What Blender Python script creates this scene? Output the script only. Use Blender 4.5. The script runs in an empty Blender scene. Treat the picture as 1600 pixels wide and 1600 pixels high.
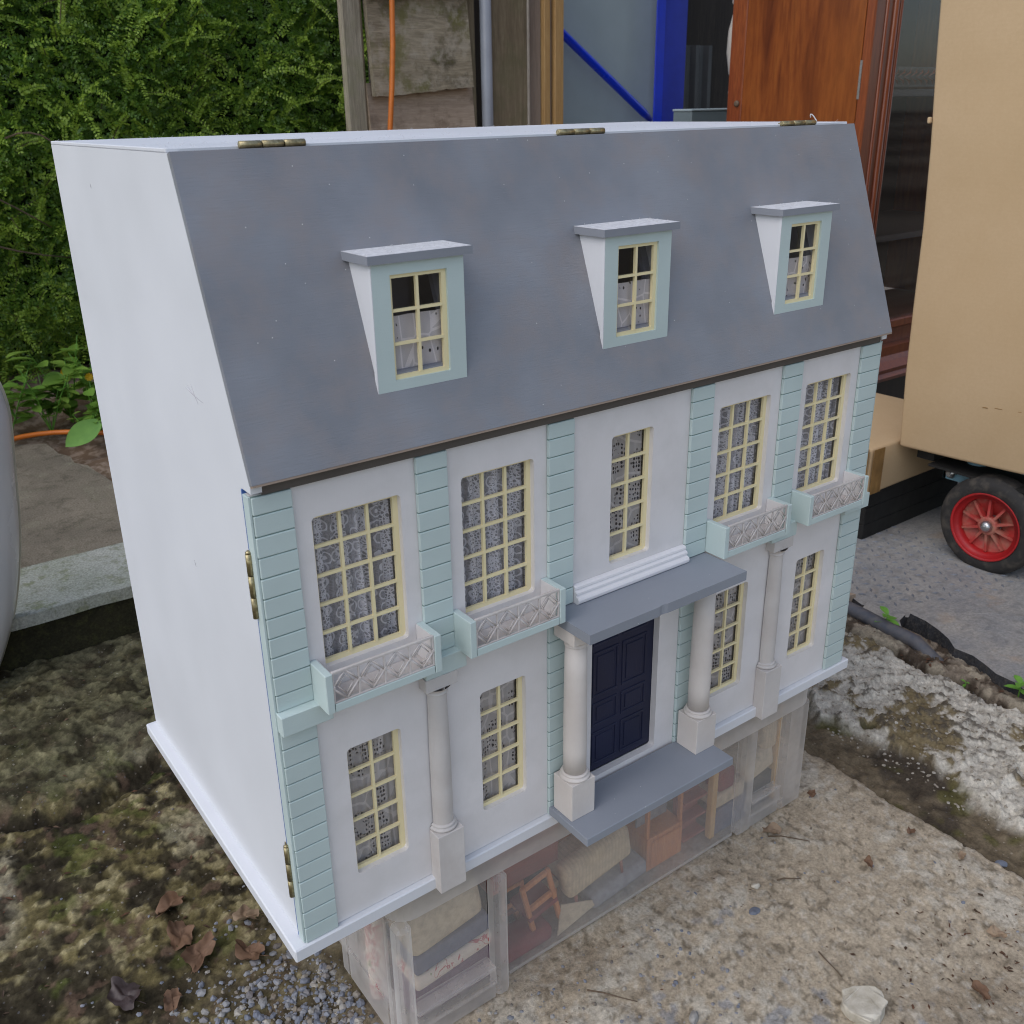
import bpy, bmesh, math, random
import numpy as np
from mathutils import Matrix, Vector

random.seed(7)
rng = np.random.default_rng(7)
scene = bpy.context.scene
C = scene.collection

# ------------------------------------------------------------------ camera
cd = bpy.data.cameras.new('camera')
cam = bpy.data.objects.new('camera', cd)
C.objects.link(cam)
r = Vector((0.80826612, -0.58852518, -0.01854713))
dn = Vector((-0.23279603, -0.29046659, -0.92813532))
f = Vector((0.54084368, 0.75449803, -0.37178063))
m = Matrix((r, -dn, -f)).transposed().to_4x4()
m.translation = Vector((-0.23581962, -0.65606182, 0.71278388))
cam.matrix_world = m
cd.sensor_width = 36.0
cd.lens = 36.0 * 1504.29 / 1600
cd.shift_x = (800 - 786.94) / 1600
cd.shift_y = -(800 - 770.13) / 1600
cd.clip_start = 0.02
cd.clip_end = 500
cd.dof.use_dof = True
cd.dof.focus_distance = 1.05
cd.dof.aperture_fstop = 15.0
scene.camera = cam

# ------------------------------------------------------------------ light
SUN_DIR = Vector((-0.86, -0.10, 1.0)).normalized()      # towards the light
elev = math.asin(SUN_DIR.z)
azim = math.atan2(SUN_DIR.x, SUN_DIR.y)
w = bpy.data.worlds.new('World')
scene.world = w
w.use_nodes = True
nt = w.node_tree
for n in list(nt.nodes):
    nt.nodes.remove(n)
out = nt.nodes.new('ShaderNodeOutputWorld')
bg = nt.nodes.new('ShaderNodeBackground')
hs = nt.nodes.new('ShaderNodeHueSaturation')
sky = nt.nodes.new('ShaderNodeTexSky')
sky.sky_type = 'NISHITA'
sky.sun_disc = False
sky.sun_elevation = elev
sky.sun_rotation = azim
sky.air_density = 1.0
sky.dust_density = 1.5
hs.inputs['Saturation'].default_value = 0.70
bg.inputs['Strength'].default_value = 0.15
nt.links.new(sky.outputs[0], hs.inputs['Color'])
nt.links.new(hs.outputs[0], bg.inputs['Color'])
nt.links.new(bg.outputs[0], out.inputs['Surface'])
sd = bpy.data.lights.new('sun', 'SUN')
sd.energy = 0.62
sd.angle = math.radians(55)
sd.color = (1.0, 0.985, 0.965)
sun = bpy.data.objects.new('sun', sd)
C.objects.link(sun)
sun.rotation_euler = SUN_DIR.to_track_quat('Z', 'Y').to_euler()
vs = scene.view_settings
vs.view_transform = 'Standard'
vs.look = 'None'
vs.gamma = 1.0
vs.use_curve_mapping = False
vs.exposure = 0.39
scene.cycles.transparent_max_bounces = 20
scene.cycles.max_bounces = 10
scene.cycles.filter_width = 1.05
scene.cycles.denoising_prefilter = 'ACCURATE'


# ------------------------------------------------------------------ materials
class NB:
    """small node-tree helper"""
    def __init__(self, name):
        self.m = bpy.data.materials.new(name)
        self.m.use_nodes = True
        self.t = self.m.node_tree
        for n in list(self.t.nodes):
            self.t.nodes.remove(n)
        self.out = self.t.nodes.new('ShaderNodeOutputMaterial')
        self.pos = None

    def n(self, typ, **kw):
        nd = self.t.nodes.new(typ)
        for k, v in kw.items():
            if k.startswith('i_'):
                self.setin(nd, k[2:].replace('_', ' '), v)
            else:
                setattr(nd, k, v)
        return nd

    def setin(self, nd, key, v):
        s = nd.inputs[int(key)] if key.isdigit() else nd.inputs[key]
        if isinstance(v, bpy.types.NodeSocket):
            self.t.links.new(v, s)
        else:
            s.default_value = v

    def P(self):
        if self.pos is None:
            self.pos = self.n('ShaderNodeNewGeometry').outputs['Position']
        return self.pos

    def scaled(self, sx, sy, sz):
        return self.n('ShaderNodeVectorMath', operation='MULTIPLY', i_0=self.P(), i_1=(sx, sy, sz)).outputs[0]

    def noise(self, scale, detail=4, rough=0.55, vec=None, dist=0.0):
        return self.n('ShaderNodeTexNoise', i_Scale=scale, i_Detail=detail, i_Roughness=rough, i_Distortion=dist,
                      i_Vector=vec if vec is not None else self.P()).outputs['Fac']

    def math(self, op, a, b=0.0, c=0.0, clamp=False):
        nd = self.n('ShaderNodeMath', operation=op, use_clamp=clamp)
        self.setin(nd, '0', a)
        self.setin(nd, '1', b)
        self.setin(nd, '2', c)
        return nd.outputs[0]

    def ramp(self, fac, stops):
        nd = self.n('ShaderNodeValToRGB')
        cr = nd.color_ramp
        while len(cr.elements) < len(stops):
            cr.elements.new(0.5)
        for e, (p, c) in zip(cr.elements, stops):
            e.position = p
            e.color = (c[0], c[1], c[2], 1) if len(c) == 3 else c
        self.setin(nd, 'Fac', fac)
        return nd.outputs['Color']

    def rng(self, fac, a, b, c=0.0, d=1.0):
        return self.n('ShaderNodeMapRange', i_Value=fac, i_1=a, i_2=b, i_3=c, i_4=d).outputs[0]

    def mix(self, fac, a, b, mode='MIX'):
        nd = self.n('ShaderNodeMix', data_type='RGBA', blend_type=mode)
        self.setin(nd, '0', fac)
        for k, v in (('6', a), ('7', b)):
            self.setin(nd, k, (*v, 1) if isinstance(v, tuple) and len(v) == 3 else v)
        return nd.outputs[2]

    def bump(self, h, strength=0.3, dist=0.001, normal=None):
        nd = self.n('ShaderNodeBump', i_Strength=strength, i_Distance=dist, i_Height=h)
        if normal is not None:
            self.setin(nd, 'Normal', normal)
        return nd.outputs[0]

    def bsdf(self, color, rough=0.5, normal=None, **kw):
        nd = self.n('ShaderNodeBsdfPrincipled')
        self.setin(nd, 'Base Color', (*color, 1) if isinstance(color, tuple) and len(color) == 3 else color)
        self.setin(nd, 'Roughness', rough)
        if normal is not None:
            self.setin(nd, 'Normal', normal)
        for k, v in kw.items():
            self.setin(nd, k.replace('_', ' '), v)
        return nd.outputs[0]

    def done(self, sh):
        self.t.links.new(sh, self.out.inputs['Surface'])
        return self.m


def paint(name, col, rough=0.55, var=0.10, tint=None, specks=0.0, bump=0.18, brush=(60, 60, 8), spec=0.35):
    """brushed paint on small wooden parts: slow tone drift, faint brush marks, dust specks"""
    b = NB(name)
    n1 = b.noise(9, 3)
    n2 = b.noise(1, 3, vec=b.scaled(*[s * 12 for s in brush]))
    n3 = b.noise(900, 2)
    c = b.mix(b.rng(n1, 0.3, 0.7), tuple(x * (1 - var) for x in col), tuple(min(1, x * (1 + var * .6)) for x in col))
    c = b.mix(b.math('MULTIPLY', b.rng(n2, 0.45, 0.75), var * 1.3), c, tuple(x * .8 for x in col))
    if tint:
        n4 = b.noise(22, 5, 0.6)
        c = b.mix(b.rng(n4, 0.45, 0.75, 0, 0.7), c, tint)
    if specks:
        v = b.n('ShaderNodeTexVoronoi', i_Scale=330.0, i_Vector=b.P())
        sel = b.math('MULTIPLY', b.math('LESS_THAN', v.outputs['Distance'], 0.13),
                     b.math('GREATER_THAN', b.n('ShaderNodeSeparateColor', i_0=v.outputs['Color']).outputs[0], 1 - specks))
        c = b.mix(sel, c, (0.75, 0.74, 0.72))
    h = b.math('ADD', b.math('MULTIPLY', n2, 0.8), b.math('MULTIPLY', n3, 0.5))
    return b.done(b.bsdf(c, b.rng(n1, 0.2, 0.8, rough - .08, rough + .08), b.bump(h, bump, 0.0006), Specular_IOR_Level=spec))


M = {}
M['white'] = paint('white_paint', (0.70, 0.71, 0.74), 0.5, 0.03, brush=(60, 60, 5))
M['front'] = paint('facade_paint', (0.74, 0.71, 0.705), 0.55, 0.06, tint=(0.64, 0.615, 0.60), brush=(60, 40, 6))
M['mint'] = paint('mint_paint', (0.52, 0.615, 0.60), 0.5, 0.08, brush=(8, 60, 70))
M['mintgap'] = paint('mint_groove', (0.22, 0.31, 0.29), 0.6)
M['grey'] = paint('roof_grey_paint', (0.232, 0.242, 0.27), 0.40, 0.2, tint=(0.265, 0.232, 0.225), specks=0.015, bump=0.45, brush=(5, 70, 70), spec=0.5)
M['greyflat'] = paint('porch_grey_paint', (0.265, 0.285, 0.325), 0.5, 0.07, specks=0.01, brush=(10, 60, 60))
M['dorroof'] = paint('dormer_roof_paint', (0.25, 0.265, 0.30), 0.55, 0.1, brush=(10, 60, 60))
M['stone'] = paint('column_paint', (0.66, 0.61, 0.57), 0.6, 0.10, tint=(0.56, 0.50, 0.46), brush=(40, 40, 10))
M['half'] = paint('half_column_paint', (0.60, 0.565, 0.54), 0.6, 0.12, tint=(0.50, 0.45, 0.42), brush=(40, 40, 10))
M['resin'] = paint('resin_lattice', (0.60, 0.56, 0.54), 0.5, 0.2, tint=(0.44, 0.38, 0.35))
M['cream'] = paint('cream_plastic', (0.84, 0.73, 0.44), 0.4, 0.05, bump=0.05)
M['navy'] = paint('navy_paint', (0.010, 0.013, 0.042), 0.45, 0.3, bump=0.2, brush=(60, 60, 8), spec=0.4)
M['blue'] = paint('blue_undercoat', (0.05, 0.12, 0.36), 0.6)
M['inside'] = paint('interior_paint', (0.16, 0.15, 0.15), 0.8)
M['eave'] = paint('eave_dark_wood', (0.115, 0.098, 0.085), 0.8, 0.2)
M['rawwood'] = paint('bare_wood_edge', (0.30, 0.23, 0.18), 0.8, 0.2)
M['moulding'] = paint('moulding_paint', (0.78, 0.76, 0.77), 0.45, 0.05, brush=(5, 60, 60))


def m_metal(name, col, rough):
    b = NB(name)
    n = b.noise(260, 4)
    c = b.mix(b.rng(n, 0.35, 0.7), col, tuple(x * 0.45 for x in col))
    return b.done(b.bsdf(c, b.rng(n, 0.3, 0.7, rough, rough + .3), b.bump(n, 0.3, 0.0005), Metallic=0.9))


M['brass'] = m_metal('aged_brass', (0.50, 0.42, 0.24), 0.25)
M['steel'] = m_metal('zinc_steel', (0.6, 0.6, 0.6), 0.2)


def m_glass():
    b = NB('window_acetate')
    lw = b.n('ShaderNodeLayerWeight', i_Blend=0.5).outputs['Facing']
    fr = b.math('MULTIPLY_ADD', b.math('POWER', lw, 4.0), 0.45, 0.035)
    gl = b.n('ShaderNodeBsdfGlossy', i_Roughness=0.04).outputs[0]
    tr = b.n('ShaderNodeBsdfTransparent', i_Color=(0.93, 0.93, 0.95, 1)).outputs[0]
    return b.done(b.n('ShaderNodeMixShader', i_0=fr, i_1=tr, i_2=gl).outputs[0])


M['glass'] = m_glass()


def m_lace():
    b = NB('lace_net')
    v = b.scaled(1, 0, 0.8)
    n = b.noise(60, 2, vec=v)
    wob = b.n('ShaderNodeVectorMath', operation='MULTIPLY_ADD', i_0=b.n('ShaderNodeCombineXYZ', i_0=n, i_2=n).outputs[0],
              i_1=(0.003, 0, 0.002), i_2=v).outputs[0]
    e = b.n('ShaderNodeTexVoronoi', feature='DISTANCE_TO_EDGE', i_Scale=430.0, i_Vector=wob).outputs['Distance']
    lines = b.rng(e, 0.10, 0.17, 1, 0)
    mot = b.n('ShaderNodeTexVoronoi', i_Scale=95.0, i_Randomness=0.35, i_Vector=wob).outputs['Distance']
    ring = b.math('MULTIPLY', b.math('GREATER_THAN', mot, 0.34), b.math('LESS_THAN', mot, 0.44))
    core = b.math('LESS_THAN', mot, 0.15)
    band = b.n('ShaderNodeTexWave', i_Scale=14.0, i_Distortion=3.0, i_Vector=v).outputs['Fac']
    lines = b.math('MULTIPLY', lines, b.rng(band, 0.3, 0.55, 0.15, 1.0))
    a = b.math('MAXIMUM', lines, b.math('MULTIPLY', b.math('MAXIMUM', ring, core), 0.8))
    a = b.math('MULTIPLY_ADD', a, 0.62, 0.36, clamp=True)
    d = b.n('ShaderNodeBsdfDiffuse', i_Color=(0.84, 0.82, 0.82, 1)).outputs[0]
    t = b.n('ShaderNodeBsdfTransparent').outputs[0]
    return b.done(b.n('ShaderNodeMixShader', i_0=a, i_1=t, i_2=d).outputs[0])


def m_eyelet(name, scale, thr, randomness, bandscale, col):
    b = NB(name)
    v = b.scaled(1, 0, 0.62)
    vo = b.n('ShaderNodeTexVoronoi', i_Scale=scale, i_Randomness=randomness, i_Vector=v).outputs['Distance']
    vb = b.n('ShaderNodeTexVoronoi', i_Scale=bandscale, i_Randomness=0.6, i_Vector=v).outputs['Distance']
    ring = b.math('MULTIPLY', b.math('GREATER_THAN', vb, 0.22), b.math('LESS_THAN', vb, 0.50))
    hole = b.math('MULTIPLY', b.math('LESS_THAN', vo, thr), ring)
    st = b.n('ShaderNodeTexVoronoi', feature='DISTANCE_TO_EDGE', i_Scale=bandscale, i_Randomness=0.6, i_Vector=v).outputs['Distance']
    c = b.mix(b.math('LESS_THAN', st, 0.035), col, tuple(min(1, x * 1.3) for x in col))
    d = b.n('ShaderNodeBsdfDiffuse', i_Color=c).outputs[0]
    t = b.n('ShaderNodeBsdfTransparent').outputs[0]
    a = b.math('SUBTRACT', 0.94, b.math('MULTIPLY', hole, 0.86))
    return b.done(b.n('ShaderNodeMixShader', i_0=a, i_1=t, i_2=d).outputs[0])


M['lace'] = m_lace()
M['eyelet'] = m_eyelet('eyelet_lace', 330.0, 0.34, 0.35, 44.0, (0.60, 0.56, 0.51))
M['cafe'] = m_eyelet('cutwork_cotton', 250.0, 0.24, 0.9, 62.0, (0.70, 0.65, 0.61))


def m_frost():
    b = NB('frosted_polypropylene')
    n = b.noise(35, 3)
    d = b.n('ShaderNodeBsdfDiffuse', i_Color=(0.92, 0.90, 0.88, 1)).outputs[0]
    tl = b.n('ShaderNodeBsdfTranslucent', i_Color=(0.96, 0.93, 0.89, 1)).outputs[0]
    g = b.n('ShaderNodeBsdfGlossy', i_Roughness=0.28).outputs[0]
    body = b.n('ShaderNodeMixShader', i_0=0.5, i_1=d, i_2=tl).outputs[0]
    body = b.n('ShaderNodeMixShader', i_0=0.10, i_1=body, i_2=g).outputs[0]
    t = b.n('ShaderNodeBsdfTransparent', i_Color=(0.97, 0.96, 0.95, 1)).outputs[0]
    return b, n, body, t


def frost(name, lo, hi):
    b, n, body, t = m_frost()
    b.m.name = name
    lw = b.n('ShaderNodeLayerWeight', i_Blend=0.5).outputs['Facing']
    a = b.math('MULTIPLY_ADD', b.math('POWER', lw, 3.0), 0.55, b.rng(n, 0.3, 0.7, lo, hi), clamp=True)
    return b.done(b.n('ShaderNodeMixShader', i_0=a, i_1=t, i_2=body).outputs[0])


M['frost'] = frost('frosted_plastic_wall', 0.12, 0.18)
M['frostrim'] = frost('frosted_plastic_rib', 0.20, 0.28)
M['frostlid'] = frost('frosted_plastic_lid', 0.36, 0.44)


def fabric(name, col, col2=None, scale=120.0, stripes=None):
    b = NB(name)
    n = b.noise(scale, 3)
    c = b.mix(b.rng(n, 0.35, 0.65), col, col2 or tuple(x * .75 for x in col))
    if stripes:
        wv = b.n('ShaderNodeTexWave', i_Scale=stripes, i_Vector=b.scaled(1, 0.3, 0.4)).outputs['Fac']
        c = b.mix(b.math('MULTIPLY', b.math('GREATER_THAN', wv, 0.6), 0.35), c, tuple(x * .6 for x in col))
    return b.done(b.bsdf(c, 0.9, b.bump(b.noise(900, 2), 0.3, 0.0006), Specular_IOR_Level=0.1))


M['f_cream'] = fabric('cream_cloth', (0.62, 0.52, 0.38))
M['f_stripe'] = fabric('striped_cream_cloth', (0.64, 0.52, 0.36), stripes=60.0)
M['f_purple'] = fabric('mauve_cloth', (0.16, 0.085, 0.14))
M['f_blue'] = fabric('slate_blue_cloth', (0.16, 0.17, 0.24))
M['f_red'] = fabric('dark_red_cloth', (0.24, 0.05, 0.055))
M['f_grey'] = fabric('grey_cloth', (0.33, 0.33, 0.36))


def m_floral():
    b = NB('floral_cotton')
    n = b.noise(46, 4, dist=1.5)
    c = b.mix(b.math('MULTIPLY', b.math('GREATER_THAN', n, 0.54), b.math('LESS_THAN', n, 0.60)), (0.72, 0.62, 0.52), (0.50, 0.12, 0.12))
    n2 = b.noise(70, 2)
    c = b.mix(b.math('GREATER_THAN', n2, 0.68), c, (0.30, 0.32, 0.16))
    return b.done(b.bsdf(c, 0.9))


M['f_floral'] = m_floral()


def wood(name, c1, c2, c3, rough=0.45, axis=2, scale=9.0, bump=0.15, stretch=14.0, weather=None, spec=0.5, fine=0.75):
    """grain stretched along one axis; weather = (colour, amount, noise scale) for lichen and stains"""
    b = NB(name)
    s = [stretch, stretch, stretch]
    s[axis] = 1.0
    v = b.scaled(*s)
    n1 = b.noise(scale * .35, 5, 0.6, vec=v, dist=1.1)
    n2 = b.noise(scale * 2.2, 5, 0.65, vec=v)
    n3 = b.noise(3.0, 3)
    c = b.ramp(n1, [(0.30, c2), (0.5, c1), (0.72, c3)])
    c = b.mix(b.rng(n2, 0.42, 0.62, 0, fine), c, c2)
    c = b.mix(b.rng(n3, 0.4, 0.7, 0, 0.35), c, c3)
    if weather:
        for col, amt, sc in weather:
            k = b.noise(sc, 6, 0.68)
            c = b.mix(b.rng(k, 0.50, 0.62, 0, amt), c, col)
    return b.done(b.bsdf(c, rough, b.bump(b.math('ADD', n2, b.math('MULTIPLY', n1, .6)), bump, 0.0012), Specular_IOR_Level=spec))


M['mahog'] = wood('mahogany_veneer', (0.235, 0.064, 0.015), (0.075, 0.016, 0.007), (0.30, 0.095, 0.021), 0.26, 2, 6.0, 0.04, 7.0, None, 0.5, 0.38)
M['mahog2'] = wood('mahogany_solid', (0.235, 0.056, 0.019), (0.12, 0.027, 0.011), (0.31, 0.09, 0.026), 0.3, 2, 11.0, 0.05, 16.0)
M['darkwood'] = wood('dark_wood', (0.022, 0.012, 0.009), (0.010, 0.006, 0.005), (0.035, 0.018, 0.012), 0.45, 2)
M['post'] = wood('weathered_post', (0.30, 0.26, 0.195), (0.17, 0.145, 0.105), (0.38, 0.345, 0.27), 0.85, 2, 16.0, 0.6, 16.0, [((0.22, 0.22, 0.12), 0.4, 9)], 0.2)
M['weather'] = wood('weatherboard', (0.32, 0.27, 0.19), (0.17, 0.14, 0.095), (0.43, 0.37, 0.27), 0.9, 0, 16.0, 0.7, 12.0,
                    [((0.045, 0.038, 0.026), 0.95, 6), ((0.20, 0.185, 0.075), 0.75, 12), ((0.45, 0.40, 0.32), 0.5, 26)], 0.15)
M['weather2'] = wood('weatherboard_clean', (0.42, 0.33, 0.25), (0.29, 0.22, 0.165), (0.48, 0.39, 0.305), 0.9, 0, 16.0, 0.5, 12.0,
                     [((0.15, 0.11, 0.075), 0.6, 12)], 0.15)
M['boardbrown'] = wood('brown_board', (0.21, 0.165, 0.105), (0.12, 0.092, 0.06), (0.27, 0.22, 0.145), 0.8, 2, 14.0, 0.4, 20.0, [((0.12, 0.12, 0.06), 0.4, 7)], 0.2)
M['boardgrey'] = wood('grey_brown_board', (0.25, 0.195, 0.155), (0.18, 0.14, 0.11), (0.30, 0.245, 0.20), 0.8, 2, 14.0, 0.3, 20.0, None, 0.2)
M['pine'] = wood('pine_strip', (0.45, 0.27, 0.105), (0.33, 0.18, 0.06), (0.52, 0.34, 0.15), 0.6, 2, 12.0, 0.2, 22.0)
M['pale'] = wood('pale_sawn_edge', (0.40, 0.35, 0.29), (0.28, 0.24, 0.19), (0.46, 0.41, 0.35), 0.9, 2, 30.0, 0.6, 4.0)
M['orangewood'] = wood('orange_toy_wood', (0.58, 0.21, 0.06), (0.38, 0.12, 0.04), (0.66, 0.29, 0.10), 0.5, 2, 40.0, 0.1, 6.0)
M['yellowwood'] = wood('yellow_toy_wood', (0.60, 0.38, 0.14), (0.48, 0.28, 0.1), (0.64, 0.44, 0.2), 0.5, 2, 40.0, 0.1, 6.0)
M['redwood'] = wood('red_toy_wood', (0.30, 0.07, 0.06), (0.18, 0.045, 0.04), (0.36, 0.11, 0.08), 0.5, 0, 40.0, 0.1, 6.0)


def m_card():
    b = NB('cardboard')
    n1 = b.noise(5, 4)
    n2 = b.noise(1, 4, 0.7, vec=b.scaled(300, 300, 900))
    n3 = b.noise(160, 3, 0.7)
    wv = b.n('ShaderNodeTexWave', bands_direction='Z', i_Scale=40.0, i_Distortion=0.4, i_Vector=b.P()).outputs['Fac']
    c = b.mix(b.rng(n1, 0.3, 0.7), (0.50, 0.355, 0.205), (0.545, 0.395, 0.24))
    c = b.mix(b.rng(n3, 0.35, 0.7, 0, 0.30), c, (0.46, 0.32, 0.18))
    c = b.mix(b.rng(n2, 0.55, 0.8, 0, 0.4), c, (0.64, 0.49, 0.33))
    h = b.math('ADD', b.math('MULTIPLY', wv, .35), n2)
    return b.done(b.bsdf(c, 0.85, b.bump(h, 0.12, 0.0008), Specular_IOR_Level=0.15))


M['card'] = m_card()


def plain(name, col, rough=0.5, var=0.12, scale=30.0, metallic=0.0, spec=0.5, bump=0.1, coat=0.0, col2=None, lo=0.35, hi=0.68):
    b = NB(name)
    n = b.noise(scale, 5, 0.6)
    c = b.mix(b.rng(n, lo, hi), col, col2 or tuple(x * (1 - var) for x in col))
    return b.done(b.bsdf(c, b.rng(n, 0.3, 0.7, rough - .05, rough + .1), b.bump(b.noise(scale * 9, 3), bump, 0.0006),
                         Metallic=metallic, Specular_IOR_Level=spec, Coat_Weight=coat))


M['tape'] = plain('brown_tape', (0.33, 0.19, 0.07), 0.18, 0.35, 20, spec=0.6)
M['rubber'] = plain('tyre_rubber', (0.022, 0.020, 0.019), 0.75, 0.4, 45, bump=0.4, col2=(0.085, 0.072, 0.058), lo=0.48, hi=0.75)
M['red'] = plain('red_enamel', (0.43, 0.014, 0.016), 0.38, 0.2, 40)
M['reddust'] = plain('dusty_red_enamel', (0.44, 0.04, 0.035), 0.55, 0.2, 22, col2=(0.36, 0.20, 0.14), lo=0.45, hi=0.7)
M['paleblue'] = plain('pale_blue_steel', (0.20, 0.37, 0.45), 0.4, 0.2, 30)
M['blueframe'] = plain('royal_blue_steel', (0.007, 0.045, 0.74), 0.32, 0.2, 12, coat=0.2)
M['blueshaded'] = plain('royal_blue_steel_shaded', (0.005, 0.028, 0.50), 0.35, 0.25, 12)  # darker copy of the blue: shade on the flange, painted in
M['sheet'] = plain('grey_plastic_sheet', (0.44, 0.52, 0.545), 0.4, 0.12, 5)
M['darkgrey'] = plain('dark_grey_plastic', (0.055, 0.057, 0.062), 0.5, 0.3, 8)
M['pipe'] = plain('grey_pvc_pipe', (0.27, 0.285, 0.32), 0.35, 0.15, 14)
M['cable'] = plain('orange_cable', (0.62, 0.16, 0.015), 0.4, 0.15, 40)
M['hose'] = plain('dark_hose', (0.075, 0.08, 0.10), 0.55, 0.4, 60, col2=(0.14, 0.13, 0.13))
M['tub'] = plain('white_gelcoat', (0.72, 0.735, 0.76), 0.22, 0.03, 6, coat=0.3, bump=0.02)
M['tubrim'] = plain('cream_rim', (0.62, 0.61, 0.50), 0.35, 0.12, 20, bump=0.05)
M['ivory'] = plain('ivory_paint', (0.66, 0.61, 0.52), 0.4, 0.1, 30)
M['cratem'] = plain('blue_grey_metal', (0.19, 0.235, 0.25), 0.4, 0.15, 12)
M['skyblock'] = wood('sky_block_board', (0.030, 0.023, 0.018), (0.016, 0.012, 0.010), (0.045, 0.036, 0.028), 0.85, 2, 10.0, 0.4)  # boards of the added wall that blocks sky light
M['blackwood'] = plain('dark_timber', (0.011, 0.010, 0.009), 0.8, 0.3)  # kept near black so the added block reads as shade


def concrete(name, c1, c2, c3, sc=1.0, bump=0.7, moss=None):
    """old cast concrete: slow stains, mid-size wear, grit and pits"""
    b = NB(name)
    n1 = b.noise(6 * sc, 4, 0.6)
    n2 = b.noise(34 * sc, 5, 0.65)
    n3 = b.noise(240, 4, 0.7)
    c = b.mix(b.rng(n1, 0.38, 0.62), c1, c2)
    c = b.mix(b.rng(n2, 0.50, 0.66, 0, 0.75), c, c3)
    if moss:
        c = b.mix(b.rng(b.noise(17 * sc, 5, 0.7), 0.54, 0.64, 0, 0.7), c, moss)
    k = b.rng(n3, 0.25, 0.75, 0.55, 1.4)
    c = b.mix(1.0, c, b.n('ShaderNodeCombineColor', i_0=k, i_1=k, i_2=k).outputs[0], 'MULTIPLY')
    v = b.n('ShaderNodeTexVoronoi', i_Scale=150.0, i_Vector=b.P())
    sel = b.math('MULTIPLY', b.math('LESS_THAN', v.outputs['Distance'], 0.28),
                 b.math('GREATER_THAN', b.n('ShaderNodeSeparateColor', i_0=v.outputs['Color']).outputs[0], 0.85))
    c = b.mix(b.math('MULTIPLY', sel, 0.6), c, c3)
    return b.done(b.bsdf(c, 0.9, b.bump(b.math('ADD', n2, n3), bump, 0.002), Specular_IOR_Level=0.2))


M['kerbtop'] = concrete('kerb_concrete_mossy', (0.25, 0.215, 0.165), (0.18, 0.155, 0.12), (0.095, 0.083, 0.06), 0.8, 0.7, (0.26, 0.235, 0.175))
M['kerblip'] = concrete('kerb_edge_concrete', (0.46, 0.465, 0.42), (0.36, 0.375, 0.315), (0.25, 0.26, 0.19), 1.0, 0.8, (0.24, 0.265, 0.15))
M['kerbface'] = concrete('kerb_face_moss_shade', (0.035, 0.033, 0.018), (0.022, 0.020, 0.012), (0.055, 0.055, 0.022), 1.5, 0.8)  # moss, with the shade under the lip put into the colour
M['slateedge'] = concrete('slate_fracture', (0.055, 0.055, 0.06), (0.035, 0.034, 0.036), (0.09, 0.08, 0.07), 3.0, 0.9)
M['pebble'] = None
M['whitestone'] = plain('white_stone', (0.57, 0.53, 0.45), 0.85, 0.12, 60, spec=0.2, bump=0.6, col2=(0.38, 0.34, 0.27))
M['bark'] = plain('twig_bark', (0.15, 0.105, 0.07), 0.9, 0.3, 60)


def m_island(name, cols, rough=0.7, spec=0.3, trans=0.0, scale=None):
    """colour drawn per loose piece (pebbles, leaves)"""
    b = NB(name)
    rnd = b.n('ShaderNodeNewGeometry').outputs['Random Per Island']
    k = len(cols)
    c = b.ramp(rnd, [(i / max(1, k - 1), cc) for i, cc in enumerate(cols)])
    n = b.noise(scale or 160, 4)
    c = b.mix(b.rng(n, 0.4, 0.7, 0, 0.45), c, tuple(x * .55 for x in cols[0]))
    s = b.bsdf(c, rough, Specular_IOR_Level=spec)
    if trans:
        t = b.n('ShaderNodeBsdfTranslucent', i_Color=b.mix(0.4, c, (0.25, 0.38, 0.05))).outputs[0]
        s = b.n('ShaderNodeMixShader', i_0=trans, i_1=s, i_2=t).outputs[0]
    return b.done(s)


M['pebble'] = m_island('gravel_stone', [(0.15, 0.165, 0.20), (0.22, 0.235, 0.28), (0.34, 0.33, 0.32), (0.17, 0.185, 0.23), (0.42, 0.39, 0.34), (0.20, 0.16, 0.115), (0.25, 0.265, 0.32)], 0.6)
M['hedgeleaf'] = m_island('hedge_leaf', [(0.15, 0.29, 0.05), (0.20, 0.37, 0.055), (0.27, 0.44, 0.06), (0.18, 0.34, 0.085), (0.34, 0.50, 0.07)], 0.34, 0.7, 0.48, 3.0)
M['hedgetip'] = m_island('hedge_tip_leaf', [(0.32, 0.48, 0.06), (0.42, 0.58, 0.08), (0.34, 0.52, 0.07)], 0.42, 0.5, 0.38, 3.0)
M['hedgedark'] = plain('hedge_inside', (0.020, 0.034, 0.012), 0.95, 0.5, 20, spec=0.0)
M['weedleaf'] = m_island('weed_leaf', [(0.13, 0.27, 0.04), (0.20, 0.36, 0.055), (0.30, 0.45, 0.08)], 0.5, 0.4, 0.3, 20)
M['dock'] = plain('broad_leaf', (0.17, 0.34, 0.055), 0.45, 0.2, 30, col2=(0.12, 0.27, 0.045))
M['sprig'] = plain('sprig_leaf', (0.15, 0.36, 0.05), 0.45, 0.25, 60, col2=(0.10, 0.26, 0.03))
M['flower'] = plain('yellow_petal', (0.72, 0.43, 0.01), 0.6, 0.2, 60)
M['deadleaf'] = plain('dead_leaf', (0.20, 0.122, 0.08), 0.8, 0.3, 40, spec=0.2, bump=0.4, col2=(0.15, 0.085, 0.05))
M['litter'] = m_island('leaf_litter', [(0.085, 0.045, 0.028), (0.15, 0.075, 0.045), (0.07, 0.05, 0.036), (0.18, 0.115, 0.075)], 0.85, 0.2)
M['dust'] = plain('pale_dust_sheen', (0.74, 0.74, 0.76), 0.95, 0.25, 200, spec=0.1, bump=0.5)  # dust plus the sky sheen on the tops, put into the colour
M['lint'] = plain('white_lint', (0.75, 0.74, 0.74), 0.9, 0.05)


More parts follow.
